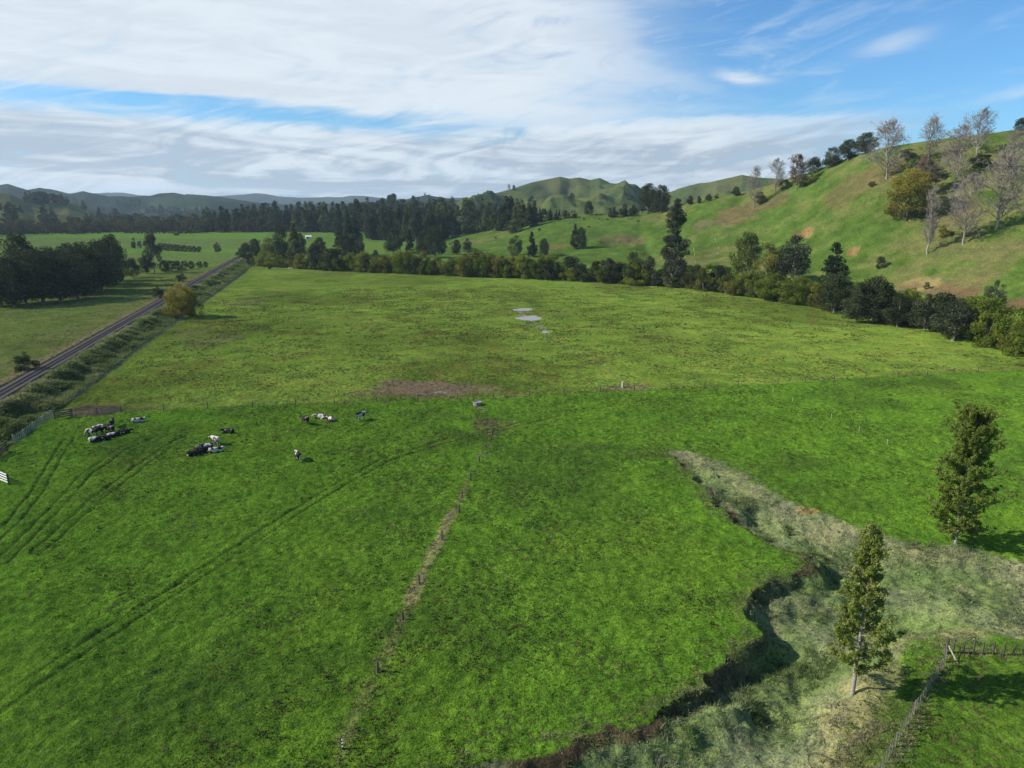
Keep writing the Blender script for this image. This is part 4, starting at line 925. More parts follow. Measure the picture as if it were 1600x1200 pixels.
# --- left dark clump
for x_, yb, yt, k_, w_, l_ in ((2, 478, 402, 'broad', .9, 'dark tree cut by the left edge, front of the big clump'), (24, 480, 398, 'broad', .95, 'dark tree with several bare stems at the front of the big left clump'), (38, 462, 362, 'broad', .62, 'tallest dark tree rising from the back of the big left clump'), (40, 474, 392, 'broad', .9, 'dark tree in front of the tallest in the big left clump'), (68, 474, 388, 'broad', 1.0, 'front dark tree left of the middle of the big clump'), (60, 460, 385, 'grey', 1.0, 'lighter grey crowned tree in the big left clump'),
        (95, 472, 400, 'broad', 1.1, 'low wide dark tree at the front middle of the big clump'), (85, 455, 384, 'broad', .9, 'dark tree at the back middle of the big clump'), (122, 468, 396, 'broad', 1.1, 'wide dark tree right of the middle of the big clump'), (112, 450, 380, 'grey', .9, 'grey green crown at the back right of the big clump'), (140, 460, 385, 'broad', 1.0, 'tall dark tree right of the middle of the big clump'), (132, 445, 376, 'broad', .9, 'back dark tree before the last tall one of the big clump'),
        (160, 455, 374, 'broad', .9, 'dark tree next to the tall right end of the big clump'), (181, 446, 362, 'broad', .62, 'tall narrow dark tree at the right end of the big clump'), (172, 440, 372, 'broad', .8, 'dark tree behind the right end of the big clump'), (208, 434, 402, 'broad', .9, 'smaller round tree just right of the big clump'), (241, 427, 362, 'grey', .62, 'tall slim tree with a pale trunk right of the big clump'), (228, 428, 398, 'broad', .8, 'dark low tree left of the slim pale trunked one')):
    ptree(k_, x_, yb, yt, l_, 'tree', wid=w_, tmin=100, group='big dark clump of trees at the left' if 'clump' in l_ and 'just' not in l_ and 'slim' not in l_ else None)
for x_ in (256, 266, 277, 289, 300, 312, 322):
    ptree('darkbush', x_, 425-.12*(x_-256), 406+.03*(x_-256), 'low dark bush in the row behind the left paddock', 'bush', 'bush', wid=1.0, tmin=150, group='low dark bushes in a row behind the left paddock')
ptree('shrub', 285, 440, 427, 'small round dark bush alone left of the railway', 'bush', 'bush', wid=1.0, tmin=120)
ptree('shrub', 42, 578, 549, 'dark shaggy bush close to the railway at the left edge', 'bush', 'bush', wid=.9)
ptree('gold', 284, 497, 444, 'yellow autumn willow bush between railway and paddock', 'golden_willow', 'bush', wid=.98, tmin=100)
ptree('olive', 303, 494, 457, 'brown green bush merging into the yellow trackside willow', 'bush', 'bush', wid=.8, tmin=100)
ptree('shrub', 247, 466, 448, 'small dark bush behind the yellow trackside willow', 'bush', 'bush', wid=.9, tmin=100)
for k_, a_ in enumerate((118, 135, 150, 168, 182, 205, 222, 246, 262, 290)):
    p = RA+rdir*a_+rperp*float(tr_rng.uniform(5, 9)); plant('shrub', 'bush', 'dark low bush on the weedy railway bank', 'bush', (p[0], p[1], zat(*p)-.2), float(tr_rng.uniform(1.4, 2.4)), 1.4, 'low bushes on the railway bank')

# --- the willow hedge along the stream: two staggered rows
def resample(poly, step):
    P = np.array(poly); d = np.r_[0, np.cumsum(np.hypot(*np.diff(P, axis=0).T))]; s = np.arange(0, d[-1], step)
    return np.stack([np.interp(s, d, P[:, 0]), np.interp(s, d, P[:, 1])], 1)
hp = resample(HEDGE, 5.6); tg = np.gradient(hp, axis=0); tg /= np.linalg.norm(tg, axis=1)[:, None]; nb = np.stack([-tg[:, 1], tg[:, 0]], 1)
HL = {'willow': ('green willow bush in the paddock hedge', 'willow_bush'), 'olive': ('brownish willow bush in the paddock hedge', 'willow_bush'), 'darkbush': ('dark leafy bush in the paddock hedge', 'bush'), 'lime': ('light green willow bush in the paddock hedge', 'willow_bush')}
for row in (0, 1):
    for k, (p, n_) in enumerate(zip(hp, nb)):
        q = p+n_*(2.2+4.8*row)+tr_rng.normal(0, .8, 2)+tg[k]*2.8*row
        t_ = q[1]*cp+CH*sp; px = 800+FPX*q[0]/t_
        if px < 385 or px > 1720: continue
        u = tr_rng.uniform()
        if px < 480: key = 'willow' if u < .6 else 'olive'
        elif 585 < px < 860: key = 'olive' if u < .35 else ('willow' if u < .92 else 'darkbush')
        elif px < 1100: key = 'willow' if u < .55 else ('darkbush' if u < .8 else 'olive')
        elif px < 1300: key = 'willow' if u < .5 else 'lime' if u < .75 else 'olive'
        elif px < 1500: key = 'darkbush' if u < .35 else 'willow'
        else: key = 'willow' if u < .8 else 'olive'
        if u > .955: continue
        hgt = 9.2+1.7*tr_rng.normal()+(.8 if row else 0)-(1.5 if px < 480 else 0)+(1.0 if 585 < px < 900 else 0)
        hl, hn_ = HL[key]; plant(key, hn_, hl+(' left of the two meadow clumps' if px < 590 else ' behind the middle of the far paddock' if px < 900 else ' near the towering ragged tree' if px < 1180 else ' at the foot of the hill' if px < 1420 else ' close to the right edge'), 'bush', (q[0], q[1], zat(*q)-.15), max(5, hgt*(.92 if px > 1500 else 1)), 1.0, 'bushy willows forming the hedge')

# --- the dark wood
def wood_row(x0, x1, yb0, yb1, yt0, yt1, step, key, label, group, jit=3.0, wid=1.0, tmin=300, name='forest_tree'):
    x = x0
    while x < x1:
        f = (x-x0)/(x1-x0); yb = yb0+(yb1-yb0)*f+tr_rng.normal(0, .9); yt = yt0+(yt1-yt0)*f+tr_rng.normal(0, jit)
        ks = key if isinstance(key, str) else key[int(tr_rng.integers(len(key)))]
        zl = ' left of the white shed' if x < 470 else ' between the white shed and the tall meadow clump' if x < 565 else ' above the round headed meadow tree' if x < 650 else ' above the large meadow group' if x < 730 else ' at its right end by the spur'
        if 'far wood' not in label: zl = '' if x > 440 or x0 > 440 else (' at the left edge' if x < 60 else ' below the left rise' if x < 170 else ' around the wide conifer' if x < 250 else ' toward the dark wood')
        ptree(ks, x+tr_rng.normal(0, step*.2), yb, yt, label+zl, name, 'tree', wid*float(tr_rng.uniform(.8, 1.35)), group, tmin)
        x += step
gW = 'trees packed together in the dark wood'; lW = 'tall dark tree in the far wood'
wood_row(560, 845, 350, 344, 311, 312, 9.5, 'forest', lW, gW, 4.0, 1.0, 550)
wood_row(705, 845, 368, 352, 318, 312, 9.5, 'forest', lW, gW, 5.0, .95, 500)
wood_row(650, 712, 376, 372, 326, 322, 8.0, ('kahi', 'forest'), 'tall dark tree in the row with pale trunks at the wood edge', 'trees with pale trunks in a row at the wood edge', 3.5, .9, 500)
wood_row(575, 660, 374, 376, 330, 322, 8.5, ('kahi', 'forest'), 'tall dark tree in the row with pale trunks at the wood edge', 'trees with pale trunks in a row at the wood edge', 3.0, .95, 500)
wood_row(470, 700, 362, 360, 324, 314, 10, 'forest', lW, gW, 5.0, 1.0, 500)
wood_row(380, 720, 356, 352, 318, 311, 10, 'forest', lW, gW, 2.0, 1.05, 700)
wood_row(420, 500, 362, 362, 330, 326, 9.5, 'forest', lW, gW, 2.0, 1.05, 500)
wood_row(320, 440, 361, 361, 326, 324, 9.0, 'forest', lW, gW, 3.0, .95, 500)
wood_row(836, 900, 346, 341, 325, 329, 6.5, ('round', 'forest'), 'small dark tree in the belt behind the spur', 'small dark trees in a belt behind the spur', 1.2, 1.0, 560)
wood_row(960, 1000, 338, 336, 326, 326, 8, 'round', 'small dark tree in the belt behind the spur', 'small dark trees in a belt behind the spur', 1.0, 1.0, 560)
# --- willow belt and trees on the far left
gB = 'brown willows of the far left belt'; lB = 'brownish willow in the belt beyond the left meadow'
wood_row(-20, 440, 365, 361, 347, 340, 11.0, 'scrub', lB, gB, 1.8, 1.1, 500, 'willow')
wood_row(-20, 330, 361, 358, 342, 336, 13.0, ('scrub', 'round', 'scrub'), lB, gB, 2.0, 1.1, 700, 'willow')
for x_, yb, yt, k_, w_, l_ in ((70, 349, 318, 'kahi', 1.5, 'taller of two dark conifers on the left rise'), (84, 350, 324, 'kahi', 1.7, 'shorter of two dark conifers on the left rise'), (15, 345, 318, 'kahi', 1.6, 'dark conifer on the left slope by the edge'), (25, 345, 327, 'kahi', 1.8, 'short wide dark conifer beside the left edge one'), (35, 368, 345, 'kahi', 1.3, 'blue green conifer at the edge of the left belt'),
        (117, 320, 304, 'forest', 1.4, 'dark rounded tree on top of the left rise'), (131, 327, 313, 'forest', 1.2, 'dark tree right of the rounded one on the left rise'), (155, 334, 322, 'kahi', 1.4, 'narrow dark tree at the end of the left rise'), (142, 363, 337, 'kahi', 1.3, 'dark conifer standing inside the willow belt, left'), (201, 361, 335, 'kahi', 1.5, 'wide dark conifer in the middle of the willow belt'), (163, 362, 344, 'kahi', 1.3, 'small dark conifer in the willow belt'),
        (252, 338, 319, 'forest', 1.6, 'dark square topped tree behind the willow belt'), (275, 339, 322, 'round', 1.2, 'dark tree right of the square topped one'), (180, 340, 325, 'round', 1.0, 'dark tree behind the left part of the willow belt'), (300, 341, 327, 'scrub', 1.1, 'rounded olive tree behind the willow belt'), (218, 340, 328, 'scrub', 1.1, 'rounded brown tree behind the belt centre')):
    ptree(k_, x_, yb, yt, l_, 'conifer' if 'conifer' in l_ else 'tree', wid=w_, tmin=500)
for (x0, x1, b0, b1, t0_, t1_, st) in ((42, 104, 316, 318, 298, 305, 5.5), (186, 218, 322, 322, 312, 309, 6.5), (230, 330, 334, 336, 322, 322, 8.5), (330, 440, 340, 344, 326, 326, 9.5), (0, 40, 330, 332, 316, 322, 8), (135, 230, 345, 345, 333, 333, 9)):
    wood_row(x0, x1, b0, b1, t0_, t1_, st, ('forest', 'round'), 'dark tree in the far plantations on the left hills', 'dark trees of the far plantations on the left hills', 1.5, 1.2, 700)
for x_, yb, yt, k_, w_, l_ in ((795, 299, 288, 'bare', .9, 'bare tree on the left shoulder of the middle hills'), (803, 298, 289, 'round', .7, 'small tree on the left shoulder of the middle hills'), (983, 312, 300, 'round', 1.1, 'dark tree alone on the flank of the middle hills'), (894, 312, 301, 'round', 1.0, 'dark tree in the fold of the middle hills'), (831, 316, 306, 'round', .9, 'dark tree low on the left of the middle hills'), (664, 307, 301, 'forest', 1.2, 'lone tree on the far wooded knob'), (671, 308, 303, 'forest', 1.2, 'second tree on the far wooded knob')):
    ptree(k_, x_, yb, yt, l_, 'tree', wid=w_, tmin=800)

# ------------------------------------------------------------------ railway
root = link('railway_track', None, loc=(RA[0], RA[1], 0)); tag(root, 'single railway line on dark ballast running along the low embankment', 'railway')
def rp(a, d, z): p = rdir*a+rperp*d; return np.array([p[0], p[1], z])
def strip(name, a0, a1, prof, mt, step):
    aa = np.arange(a0, a1, step); V = []; F = []
    base = H(RA[0]+rdir[0]*aa, RA[1]+rdir[1]*aa)
    k = len(prof)
    for i_, a in enumerate(aa):
        for (d, z) in prof: V.append(rp(a, d, 1.95+z))
    i_, j_ = np.meshgrid(np.arange(len(aa)-1), np.arange(k-1), indexing='ij')
    F = np.stack([i_*k+j_, i_*k+j_+1, (i_+1)*k+j_+1, (i_+1)*k+j_], -1).reshape(-1, 4)[:, ::-1]
    return link(name, mk_mesh(name, V, F, [mt]), root)
A0, A1 = -70, RLEN+18
strip('ballast', A0, A1, [(-2.5, -.5), (-1.75, .18), (1.75, .18), (2.6, -.5)], M['ballast'], 2.0)
for s_ in (-.57, .57):
    strip('rail', A0, A1, [(s_-.07, .20), (s_-.04, .36), (s_+.04, .36), (s_+.07, .20)], M['rail'], 6.0)
b = MB()
for a in np.arange(A0, A1, .75): b.box(rp(a, tr_rng.normal(0, .03), 1.95+.18), (2.1, .24, .10), [np.array([rperp[0], rperp[1], 0]), np.array([rdir[0], rdir[1], 0]), np.array([0, 0, 1.])])
so_ = link('sleepers', b.mesh('sleepers', M['sleeper']), root); so_['kind'] = 'stuff'

# ------------------------------------------------------------------ fences
def fence(name, label, pts, hgt, w, wires=True, mt='post', r=None, lean=.03, wirez=(.35, .65, .95), cat='fence', rad_=.075):
    rt = link(name, None, loc=(*pts[0][:2], zat(*pts[0][:2]))); tag(rt, label, cat); o0 = np.array(rt.location)
    r = r or np.random.default_rng(len(pts)); tops = []
    for p in pts:
        z = zat(*p[:2]); hh = hgt*r.uniform(.88, 1.08); b = MB(); p3 = np.array([p[0], p[1], z])-o0
        b.tube(p3-[0, 0, .3], p3+np.array([r.normal(0, lean), r.normal(0, lean), hh]), w, w*.9, 6, True)
        link('post', b.mesh('post', M[mt], False), rt); tops.append(p3)
    if wires:
        for z in wirez:
            b = MB()
            for p, q in zip(tops[:-1], tops[1:]): b.tube(p+[0, 0, z*hgt], q+[0, 0, z*hgt], .006, .006, 3)
            link('wire', b.mesh('wire', M['wire']), rt)
    return rt
XP = T_([(113, 651), (152, 647), (189, 644), (256, 642), (325, 639), (395, 636), (462, 633), (522, 632), (589, 629), (653, 627), (715, 624), (771, 622), (827, 619), (882, 616), (938, 613), (991, 611), (1048, 608), (1101, 606), (1153, 604), (1215, 601), (1258, 598), (1303, 595), (1352, 591), (1403, 588), (1449, 586), (1490, 583), (1528, 582), (1566, 580), (1605, 579)])
fence('post_fence', 'long low post and wire fence crossing between the bright and the duller paddock', XP, 1.25, .09)
MP = T_([(740, 627), (761, 660), (769, 679), (759, 701), (749, 723), (735, 750), (722, 777), (717, 800), (690, 845), (655, 912), (630, 968), (590, 1052), (536, 1171)])
fence('post_fence', 'broken line of short posts running down the middle of the green paddock', MP, .98, .10, wires=False, r=np.random.default_rng(3), lean=.06)
p = MP[-1]; 
PF = T_([(770, 468), (800, 490), (822, 506), (838, 520), (880, 545), (905, 560), (935, 575), (953, 584), (972, 604)])
fence('post_fence', 'faint post fence running from the puddles to the cross fence', PF, 1.1, .07, wires=True)
fence('post_fence', 'four thin pale stakes in the green paddock below the cross fence', T_([(1208, 613), (1238, 627), (1299, 655), (1342, 676), (1386, 694)]), .95, .05, wires=False, mt='batten')
HF = [hit(x_, y_, 150)[:2] for x_, y_ in ((1086, 412), (1085, 400), (1084, 392), (1121, 398), (1123, 390), (1118, 378), (1126, 372), (1117, 380))]
fence('post_fence', 'pale posts climbing the hillside right of the towering tree', HF[:6], 2.2, .14, wires=False, mt='batten')

def batten_fence(label, P0, P1, spacing, hgt, mt, limit, pe=6, w=.05, name='batten_fence'):
    P0, P1 = np.array(P0), np.array(P1); L = np.linalg.norm(P1-P0); d = (P1-P0)/L; n_ = int(L/spacing)
    rt = link(name, None, loc=(*P0, zat(*P0))); tag(rt, label, 'fence'); o0 = np.array(rt.location); r = np.random.default_rng(int(L*10))
    zz = H(P0[0]+d[0]*np.arange(n_+1)*spacing, P0[1]+d[1]*np.arange(n_+1)*spacing); sb = MB(); tops = []
    for k in range(n_+1):
        q = P0+d*k*spacing; p3 = np.array([q[0], q[1], zz[k]])-o0; tops.append(p3)
        post = k % pe == 0; hh = hgt*(1.06 if post else .97)*r.uniform(.94, 1.04); ww = w*(1.9 if post else 1)
        b = MB() if k < limit else sb
        ax = [np.array([d[0], d[1], 0]), np.array([-d[1], d[0], 0]), np.array([r.normal(0, .02), 0, 1.])]
        b.box(p3+np.array([0, 0, hh/2-.1]), (ww, ww*.8, hh+.2), ax)
        if k < limit: link('post' if post else 'batten', b.mesh('post' if post else 'batten', M[mt]), rt)
    if sb.V: o = link('far_battens', sb.mesh('far_battens', M[mt]), rt); o['kind'] = 'stuff'
    for z in (.3, .55, .8, 1.0):
        b = MB()
        for a_, b_ in zip(tops[:-1:2], tops[2::2]): b.tube(a_+[0, 0, z*hgt*.93], b_+[0, 0, z*hgt*.93], .007, .007, 3)
        link('wire', b.mesh('wire', M['wire']), rt)
    return rt
RFa, RFb = G(22, 694), G(84, 650); RFc = G(112, 628); RFd = G(386, 424)
batten_fence('pale batten fence between the railway bank and the cattle paddock, near the timber gate', RFa, RFb, .62, 1.35, 'batten', 90, w=.11)
batten_fence('pale batten fence along the railway bank beyond the timber gate', RFc, RFd, .8, 1.3, 'weathered', 90, w=.08)
batten_fence('dark batten fence climbing from the lower right corner to the strainer post', FL[0]+np.array([-.2, -.3]), FL[-1], .72, 1.15, 'weathered', 90, pe=6, w=.05)
fence('post_fence', 'row of evenly spaced posts running right from the strainer post', [G(x_, 1021+.02*(x_-1490)) for x_ in (1489, 1505, 1520, 1535, 1551, 1567, 1583, 1598, 1614, 1630)], 1.15, .075, lean=.04)
# strainer post with its brace
s0 = G(1477, 1024); z0 = zat(*s0); rt = link('strainer_post', None, loc=(s0[0], s0[1], z0)); tag(rt, 'stout dark corner post with a pale diagonal brace', 'fence post')
b = MB(); b.tube((0, 0, -.3), (.05, 0, 1.45), .13, .12, 8); b.box((.05, 0, 1.45), (.18, .18, .02)); link('post', b.mesh('post', M['post']), rt)
e = G(1496, 1036); ez = zat(*e)-z0; b = MB(); b.tube((0.05, 0, .95), (e[0]-s0[0], e[1]-s0[1], ez-.05), .055, .055, 7); link('brace', b.mesh('brace', M['batten']), rt)
# nearest post has pale insulators
b0 = MP[-1]; o = link('electric_fence_unit', None, loc=(b0[0]-.0, b0[1]-.14, zat(*b0))); tag(o, 'row of white insulators fixed to the nearest post', 'insulator')
for z in (.35, .62, .88):
    b = MB(); b.box((0.0, 0, z), (.06, .08, .06)); b.tube((0, 0, z), (0, -.07, z), .02, .02, 6); link('insulator', b.mesh('insulator', M['white']), o)

def gate(name, label, P0, P1, hgt, mt, rails, post=.1, bw=.1, posts=True):
    P0, P1 = np.array(P0), np.array(P1); z0 = zat(*P0); rt = link(name, None, loc=(P0[0], P0[1], z0)); tag(rt, label, 'gate')
    e = np.array([P1[0]-P0[0], P1[1]-P0[1], zat(*P1)-z0])
    for q in (np.zeros(3), e):
        b = MB(); b.box(q+[0, 0, hgt*.52-.1], (post*1.7, post*1.7, hgt*1.12+.2)); link('post', b.mesh('post', M['post'] if mt != 'white' else M['post']), rt)
    for k in range(rails):
        z = hgt*(.22+.73*k/max(1, rails-1)); b = MB(); b.beam([0, 0, z], e+[0, 0, z], .05, bw); link('rail', b.mesh('rail', M[mt]), rt)
    return rt, e
rt, e = gate('timber_gate', 'dark timber rail gate where the cross fence meets the railway fence', G(86, 655), G(113, 652), 1.45, 'post', 4, bw=.2)
b = MB(); b.beam([0, -.05, .3], e+[0, -.05, 1.25], .05, .09); link('brace', b.mesh('brace', M['post']), rt)
gate('timber_rails', 'dark timber rails at the left edge above the white railing', G(-14, 722), G(11, 706), 1.5, 'post', 4, bw=.2)
gate('white_railing', 'white painted four rail fence end at the left edge', G(-40, 735), G(14, 757), 1.5, 'white', 4, bw=.17)

# trough and wooden oddments
c0 = G(746, 632); rt = link('water_trough', None, loc=(c0[0], c0[1], zat(*c0))); tag(rt, 'small pale round concrete trough at the fence junction', 'trough')
b = MB(); n_ = 18
for k in range(n_):
    a0, a1 = 2*math.pi*k/n_, 2*math.pi*(k+1)/n_
    V = [[math.cos(a)*rr, math.sin(a)*rr, z] for a in (a0, a1) for rr, z in ((.78, -.1), (.85, .62), (.74, .62), (.70, .10))]
    b.add(V, [[0, 4, 5, 1], [1, 5, 6, 2], [2, 6, 7, 3]])
link('basin', b.mesh('basin', M['concrete']), rt)
v = np.array([[0, 0, .5]]+[[math.cos(a)*.725, math.sin(a)*.725, .5] for a in np.linspace(0, 2*np.pi, 20, endpoint=False)])
link('water_surface', mk_mesh('water_surface', v, np.array([[0, 1+q, 1+(q+1) % 20] for q in range(20)]), [M['water']]), rt)
c0 = G(973, 606); rt = link('strainer_post', None, loc=(c0[0], c0[1], zat(*c0))); tag(rt, 'short stout pale post by the bare patch on the cross fence', 'fence post')
b = MB(); b.tube((0, 0, -.3), (.03, .02, 1.25), .30, .27, 10); b.tube((.03, .02, 1.25), (.03, .02, 1.27), .27, .01, 10); link('post', b.mesh('post', M['batten']), rt)
# shed beyond the hedge
p = hit(482, 373, 400); rt = link('farm_shed', None, loc=p); tag(rt, 'small white farm shed beyond the round dark tree', 'shed'); rt.rotation_euler = (0, 0, .35); rt.scale = (.55, .55, .55)
b = MB(); b.box((0, 0, 2), (11, 7, 4.6)); link('wall', b.mesh('wall', M['shedwall']), rt)
V = [[-6, -4, 4.1], [6, -4, 4.1], [6, 0, 6.6], [-6, 0, 6.6], [-6, 4, 4.1], [6, 4, 4.1], [-6, -4, 3.95], [6, -4, 3.95], [6, 4, 3.95], [-6, 4, 3.95], [-5.5, -3.5, 4.3], [-5.5, 3.5, 4.3], [-5.5, 0, 6.4], [5.5, -3.5, 4.3], [5.5, 3.5, 4.3], [5.5, 0, 6.4]]
me = mk_mesh('roof', V, [np.array([[0, 1, 2, 3], [3, 2, 5, 4], [6, 9, 8, 7], [0, 6, 7, 1], [4, 5, 8, 9]]), np.array([[10, 12, 11], [13, 14, 15]])], [M['roof']]); link('roof', me, rt)
b = MB(); b.box((-1.5, -3.53, 1.6), (3.6, .08, 3.2)); link('door', b.mesh('door', M['darkopen']), rt)
# pale fallen logs at the hedge foot and a parked quad-like dark trailer
for x_, y_, l_, s_ in ((466, 419, 'pale pile of cut timber at the foot of the tall railway end tree', 1.0), (454, 420, 'smaller pale timber pile left of the larger one', .7)):
    p = hit(x_, y_, 100); o = link('timber_pile', None, loc=p); tag(o, l_, 'timber'); rr_ = np.random.default_rng(int(x_))
    for k in range(7):
        b = MB(); yy = rr_.uniform(-1, 1); b.tube((-1.8*s_+rr_.normal(0, .3), yy*.8, .25+.22*(k//3)), (1.8*s_+rr_.normal(0, .3), yy*.6+rr_.normal(0, .3), .25+.25*(k//3)+rr_.uniform(0, .3)), .17, .13, 7); link('log', b.mesh('log', M['batten'], True), o)
p = hit(422, 421, 100); o = link('farm_trailer', None, loc=p); tag(o, 'small dark farm trailer parked at the top of the far paddock', 'trailer'); o.rotation_euler = (0, 0, .4)
b = MB(); b.box((0, 0, .75), (2.6, 1.5, .12)); 
for q, s_ in (((0, .72, 1.0), (2.6, .06, .45)), ((0, -.72, 1.0), (2.6, .06, .45)), ((1.27, 0, 1.0), (.06, 1.4, .45)), ((-1.27, 0, 1.0), (.06, 1.4, .45))): b.box(q, s_)
link('tray', b.mesh('tray', M['sleeper']), o); b = MB(); b.tube((1.3, 0, .7), (2.5, 0, .5), .05, .05, 6); link('drawbar', b.mesh('drawbar', M['rail']), o)
for s_ in (-.85, .85):
    b = MB()
    b.tube((-.3, s_-.11, .36), (-.3, s_+.11, .36), .36, .36, 14); b.tube((-.3, s_-.11, .36), (-.3, s_-.112, .36), .36, .01, 14); b.tube((-.3, s_+.11, .36), (-.3, s_+.112, .36), .36, .01, 14)
    link('wheel', b.mesh('wheel', M['darkopen']), o)

# ------------------------------------------------------------------ cattle
def bake(bm_parts, voxel, name):
    V = []; F = []
    bm = bmesh.new()
    for kind, a in bm_parts:
        if kind == 'e':       # ellipsoid: centre, radii, rotation (x->dir)
            c, rd, q = a; mtx = Matrix.Translation(c) @ q.to_matrix().to_4x4() @ Matrix.Diagonal((*rd, 1)); bmesh.ops.create_icosphere(bm, subdivisions=3, radius=1, matrix=mtx)
        else:                 # chain of (point, radius)
            for (p0, r0), (p1, r1) in zip(a[:-1], a[1:]):
                p0, p1 = Vector(p0), Vector(p1); d = p1-p0; L = d.length
                mtx = Matrix.Translation((p0+p1)/2) @ d.to_track_quat('Z', 'Y').to_matrix().to_4x4()
                bmesh.ops.create_cone(bm, cap_ends=True, cap_tris=False, segments=12, radius1=r0, radius2=r1, depth=L, matrix=mtx)
                for p_, r_ in ((p0, r0), (p1, r1)): bmesh.ops.create_icosphere(bm, subdivisions=2, radius=r_, matrix=Matrix.Translation(p_))
    me = bpy.data.meshes.new('tmp'); bm.to_mesh(me); bm.free()
    o = bpy.data.objects.new('tmp', me); C.objects.link(o)
    md = o.modifiers.new('r', 'REMESH'); md.mode = 'VOXEL'; md.voxel_size = voxel; md.use_smooth_shade = True
    s = o.modifiers.new('s', 'SMOOTH'); s.factor = .5; s.iterations = 3
    dg = bpy.context.evaluated_depsgraph_get(); out = bpy.data.meshes.new_from_object(o.evaluated_get(dg)); out.name = name
    bpy.data.objects.remove(o); bpy.data.meshes.remove(me); return out
I = Quaternion()
def cow_parts(pose):
    P = []; lying = pose == 'lie'; zb = 1.02 if not lying else .44
    P += [('e', ((-.05, 0, zb), (.78, .33, .37), I)), ('e', ((.48, 0, zb+.0), (.36, .28, .40), I)), ('e', ((-.60, 0, zb+.06), (.36, .31, .33), I)), ('e', ((-.15, 0, zb-.10), (.60, .36, .33), I)), ('c', [((-.85, 0, zb+.30), .09), ((.55, 0, zb+.30), .10)])]
    if lying:
        P += [('c', [((.68, 0, zb+.10), .24), ((.98, .10, zb+.22), .17)]), ('c', [((1.0, .12, zb+.26), .15), ((1.20, .18, zb+.16), .12), ((1.36, .22, zb+.08), .09)])]
        P += [('c', [((.55, .22, .30), .12), ((.85, .34, .14), .07), ((.60, .40, .08), .055)]), ('c', [((.55, -.22, .30), .12), ((.95, -.28, .14), .07), ((1.15, -.2, .08), .05)])]
        P += [('e', ((-.55, .30, .26), (.34, .16, .22), I)), ('c', [((-.45, .38, .2), .11), ((-.15, .50, .12), .06), ((-.5, .55, .07), .05)]), ('e', ((-.55, -.26, .26), (.32, .16, .22), I))]
        hp = Vector((1.03, .13, zb+.34)); hd = Vector((.95, .2, -.3)).normalized(); ty = 0
        P += [('c', [((-.93, 0, zb+.24), .04), ((-1.02, .05, .2), .03), ((-1.0, .12, .06), .04)])]
    else:
        if pose == 'graze':
            P += [('c', [((.70, 0, zb+.12), .22), ((1.02, 0, zb-.30), .14), ((1.12, 0, zb-.58), .12)]), ('c', [((1.12, 0, zb-.60), .125), ((1.24, 0, zb-.80), .095), ((1.30, 0, zb-.95), .075)])]
            hp = Vector((1.13, 0, zb-.58)); hd = Vector((.4, 0, -.9)).normalized()
        else:
            P += [('c', [((.68, 0, zb+.08), .25), ((1.02, 0, zb+.18), .17)]), ('c', [((1.04, 0, zb+.22), .15), ((1.24, 0, zb+.06), .12), ((1.38, 0, zb-.04), .09)])]
            hp = Vector((1.06, 0, zb+.30)); hd = Vector((.85, 0, -.5)).normalized()
        for s in (-1, 1):
            P += [('c', [((.52, .17*s, zb-.15), .13), ((.52, .18*s, .55), .075), ((.54, .18*s, .30), .052), ((.53, .18*s, .06), .055)])]
            P += [('c', [((-.62, .18*s, zb-.08), .18), ((-.52, .19*s, .68), .10), ((-.74, .19*s, .48), .062), ((-.68, .19*s, .25), .05), ((-.67, .19*s, .06), .055)])]
        P += [('e', ((-.42, 0, zb-.40), (.20, .16, .13), I)), ('c', [((-.94, 0, zb+.27), .04), ((-1.02, 0, zb-.2), .028), ((-1.0, 0, zb-.55), .045)])]
    sd_ = hd.cross(Vector((0, 0, 1))).normalized()
    for s in (-1, 1): P += [('c', [(hp+sd_*s*.08, .045), (hp+sd_*s*.20+Vector((0, 0, .02)), .03)])]
    return P
COW = {}
for pose in ('stand', 'graze', 'lie'):
    me = bake(cow_parts(pose), .035, 'body')
    for cc_ in ('black', 'pied', 'white'):
        m2 = me.copy(); m2.name = 'body'; m2.materials.clear(); m2.materials.append(M['cow_'+cc_]); COW[pose, cc_] = m2
def cow(pose, cc_, x, y, head, label, s=1.06, group=None, tmin=30):
    p = hit(x, y, tmin); o = link('cow', COW[pose, cc_], loc=(p[0], p[1], p[2]-.02)); o.rotation_euler = (0, 0, R_(head)); o.scale = (s, s, s); tag(o, label, 'cow', group); return o
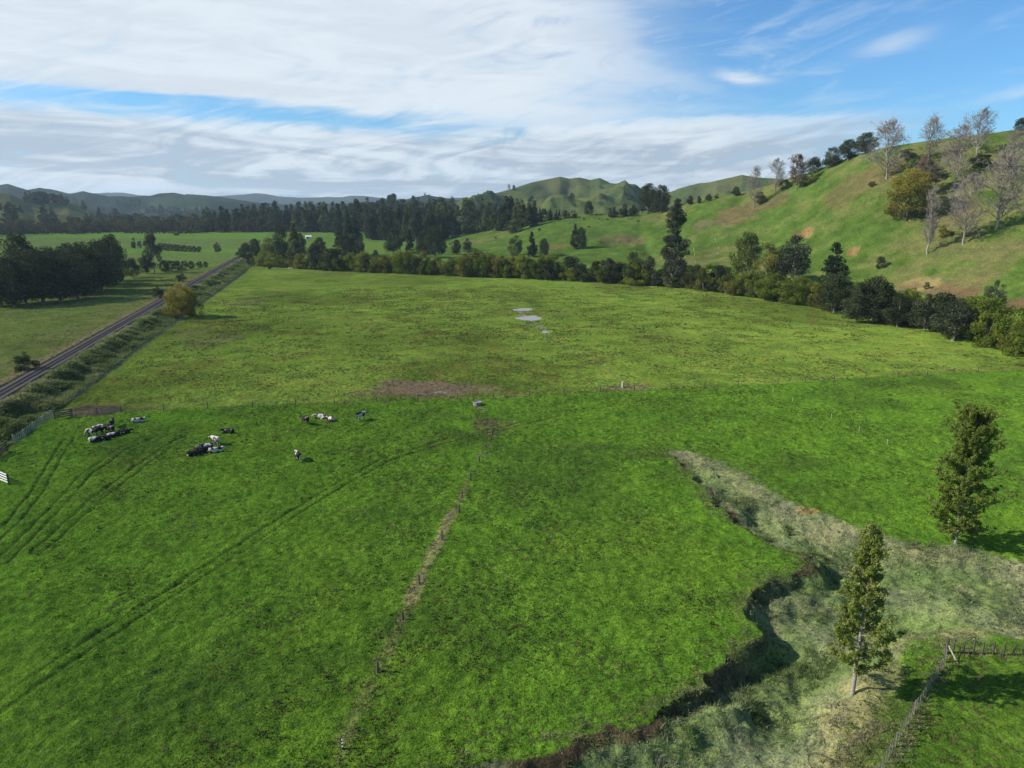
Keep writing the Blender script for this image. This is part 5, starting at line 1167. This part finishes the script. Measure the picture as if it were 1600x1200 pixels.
for a in (('stand', 'black', 176, 667, 110, 'black cow standing at the back of the left group'),
          ('graze', 'pied', 145, 683, 185, 'white bodied cow standing leftmost in the left group'), ('stand', 'black', 155, 679, 10, 'black cow standing just behind the white bodied one'),
          ('stand', 'pied', 163, 676, 190, 'black and white cow in the middle of the left group'), ('stand', 'black', 172, 678, 165, 'mostly black cow standing right of the middle of the left group'),
          ('lie', 'pied', 150, 690, 20, 'lying cow with a white rump at the front of the left group'), ('lie', 'black', 163, 688, 15, 'black cow lying end to end with the white rumped one'), ('lie', 'pied', 179, 683, 30, 'lying dark cow with a pale flank patch, right front of the left group'),
          ('lie', 'black', 194, 678, 15, 'dark cow lying at the right end of the left group'), ('lie', 'white', 216, 660, 22, 'white rumped cow lying alone near the bare earth patch'),
          ('lie', 'black', 357, 677, 175, 'black cow lying apart, right of the middle group'), ('stand', 'white', 337, 695, 150, 'white and dark cow standing in the middle group'), ('lie', 'pied', 323, 701, 200, 'black and white cow lying behind the pale one of the middle group'),
          ('lie', 'white', 337, 707, 25, 'pale cow lying at the right front of the middle group'), ('lie', 'black', 303, 712, 20, 'black cow lying leftmost of the middle group'), ('lie', 'black', 315, 707, 25, 'black cow lying second from the left in the middle group'),
          ('stand', 'black', 477, 663, 145, 'black cow standing with its head to the left, right group'), ('lie', 'white', 501, 654, 175, 'mostly white cow lying behind the black standing one'), ('lie', 'pied', 517, 658, 130, 'dark backed cow lying next to the mostly white one'),
          ('stand', 'pied', 564, 656, 50, 'white legged cow with a black head standing farthest right'), ('stand', 'pied', 466, 720, 120, 'cow standing alone nearest the viewer, seen end on')):
    cow(*a)
r = np.random.default_rng(77)
for x_, y_ in ((860, 344), (843, 361), (912, 343), (920, 356), (926, 335), (931, 337), (939, 338), (949, 345), (973, 337), (989, 335), (997, 348), (774, 374), (781, 353), (778, 355), (703, 383), (936, 343), (842, 360), (888, 350), (905, 339), (1002, 334)):
    k_ = r.integers(3); cow(('graze', 'graze', 'stand')[k_], ('black', 'black', 'pied')[int(r.integers(3))], x_+r.uniform(-1, 1), y_+r.uniform(-.5, .5), r.uniform(0, 360), 'small distant cow grazing on the spur hillside', 1.25, 'distant cattle grazing on the spur hillside', 300)
for k in range(34):
    x_ = 68+k*7.0+r.normal(0, 2.5)
    if 160 < x_ < 190: continue
    cow('graze', 'black', x_, 366.0+r.normal(0, .35)-(.6 if x_ > 190 else 0), r.uniform(0, 360), 'tiny distant cow in the line grazing on the far left meadow', 1.5, 'distant cattle on the far left meadow', 400)

# ------------------------------------------------------------------ haze
def f_haze(n, out):
    v = n.node('ShaderNodeVolumePrincipled'); v.inputs['Color'].default_value = (.62, .82, 1.0, 1); v.inputs['Density'].default_value = 7e-5; v.inputs['Anisotropy'].default_value = 0.2
    n.l.new(v.outputs[0], out.inputs['Volume'])
M['haze'] = mat('pale_air_haze', f_haze)
b = MB(); b.box((0, 0, 135), (19200, 19200, 310)); hz_ = link('haze', b.mesh('haze', M['haze'])); hz_['kind'] = 'stuff'; hz_['label'] = 'thin pale haze in the valley air'
zmin = float(Z.min()); zmax = float(Z.max()); print('terrain z', zmin, zmax)
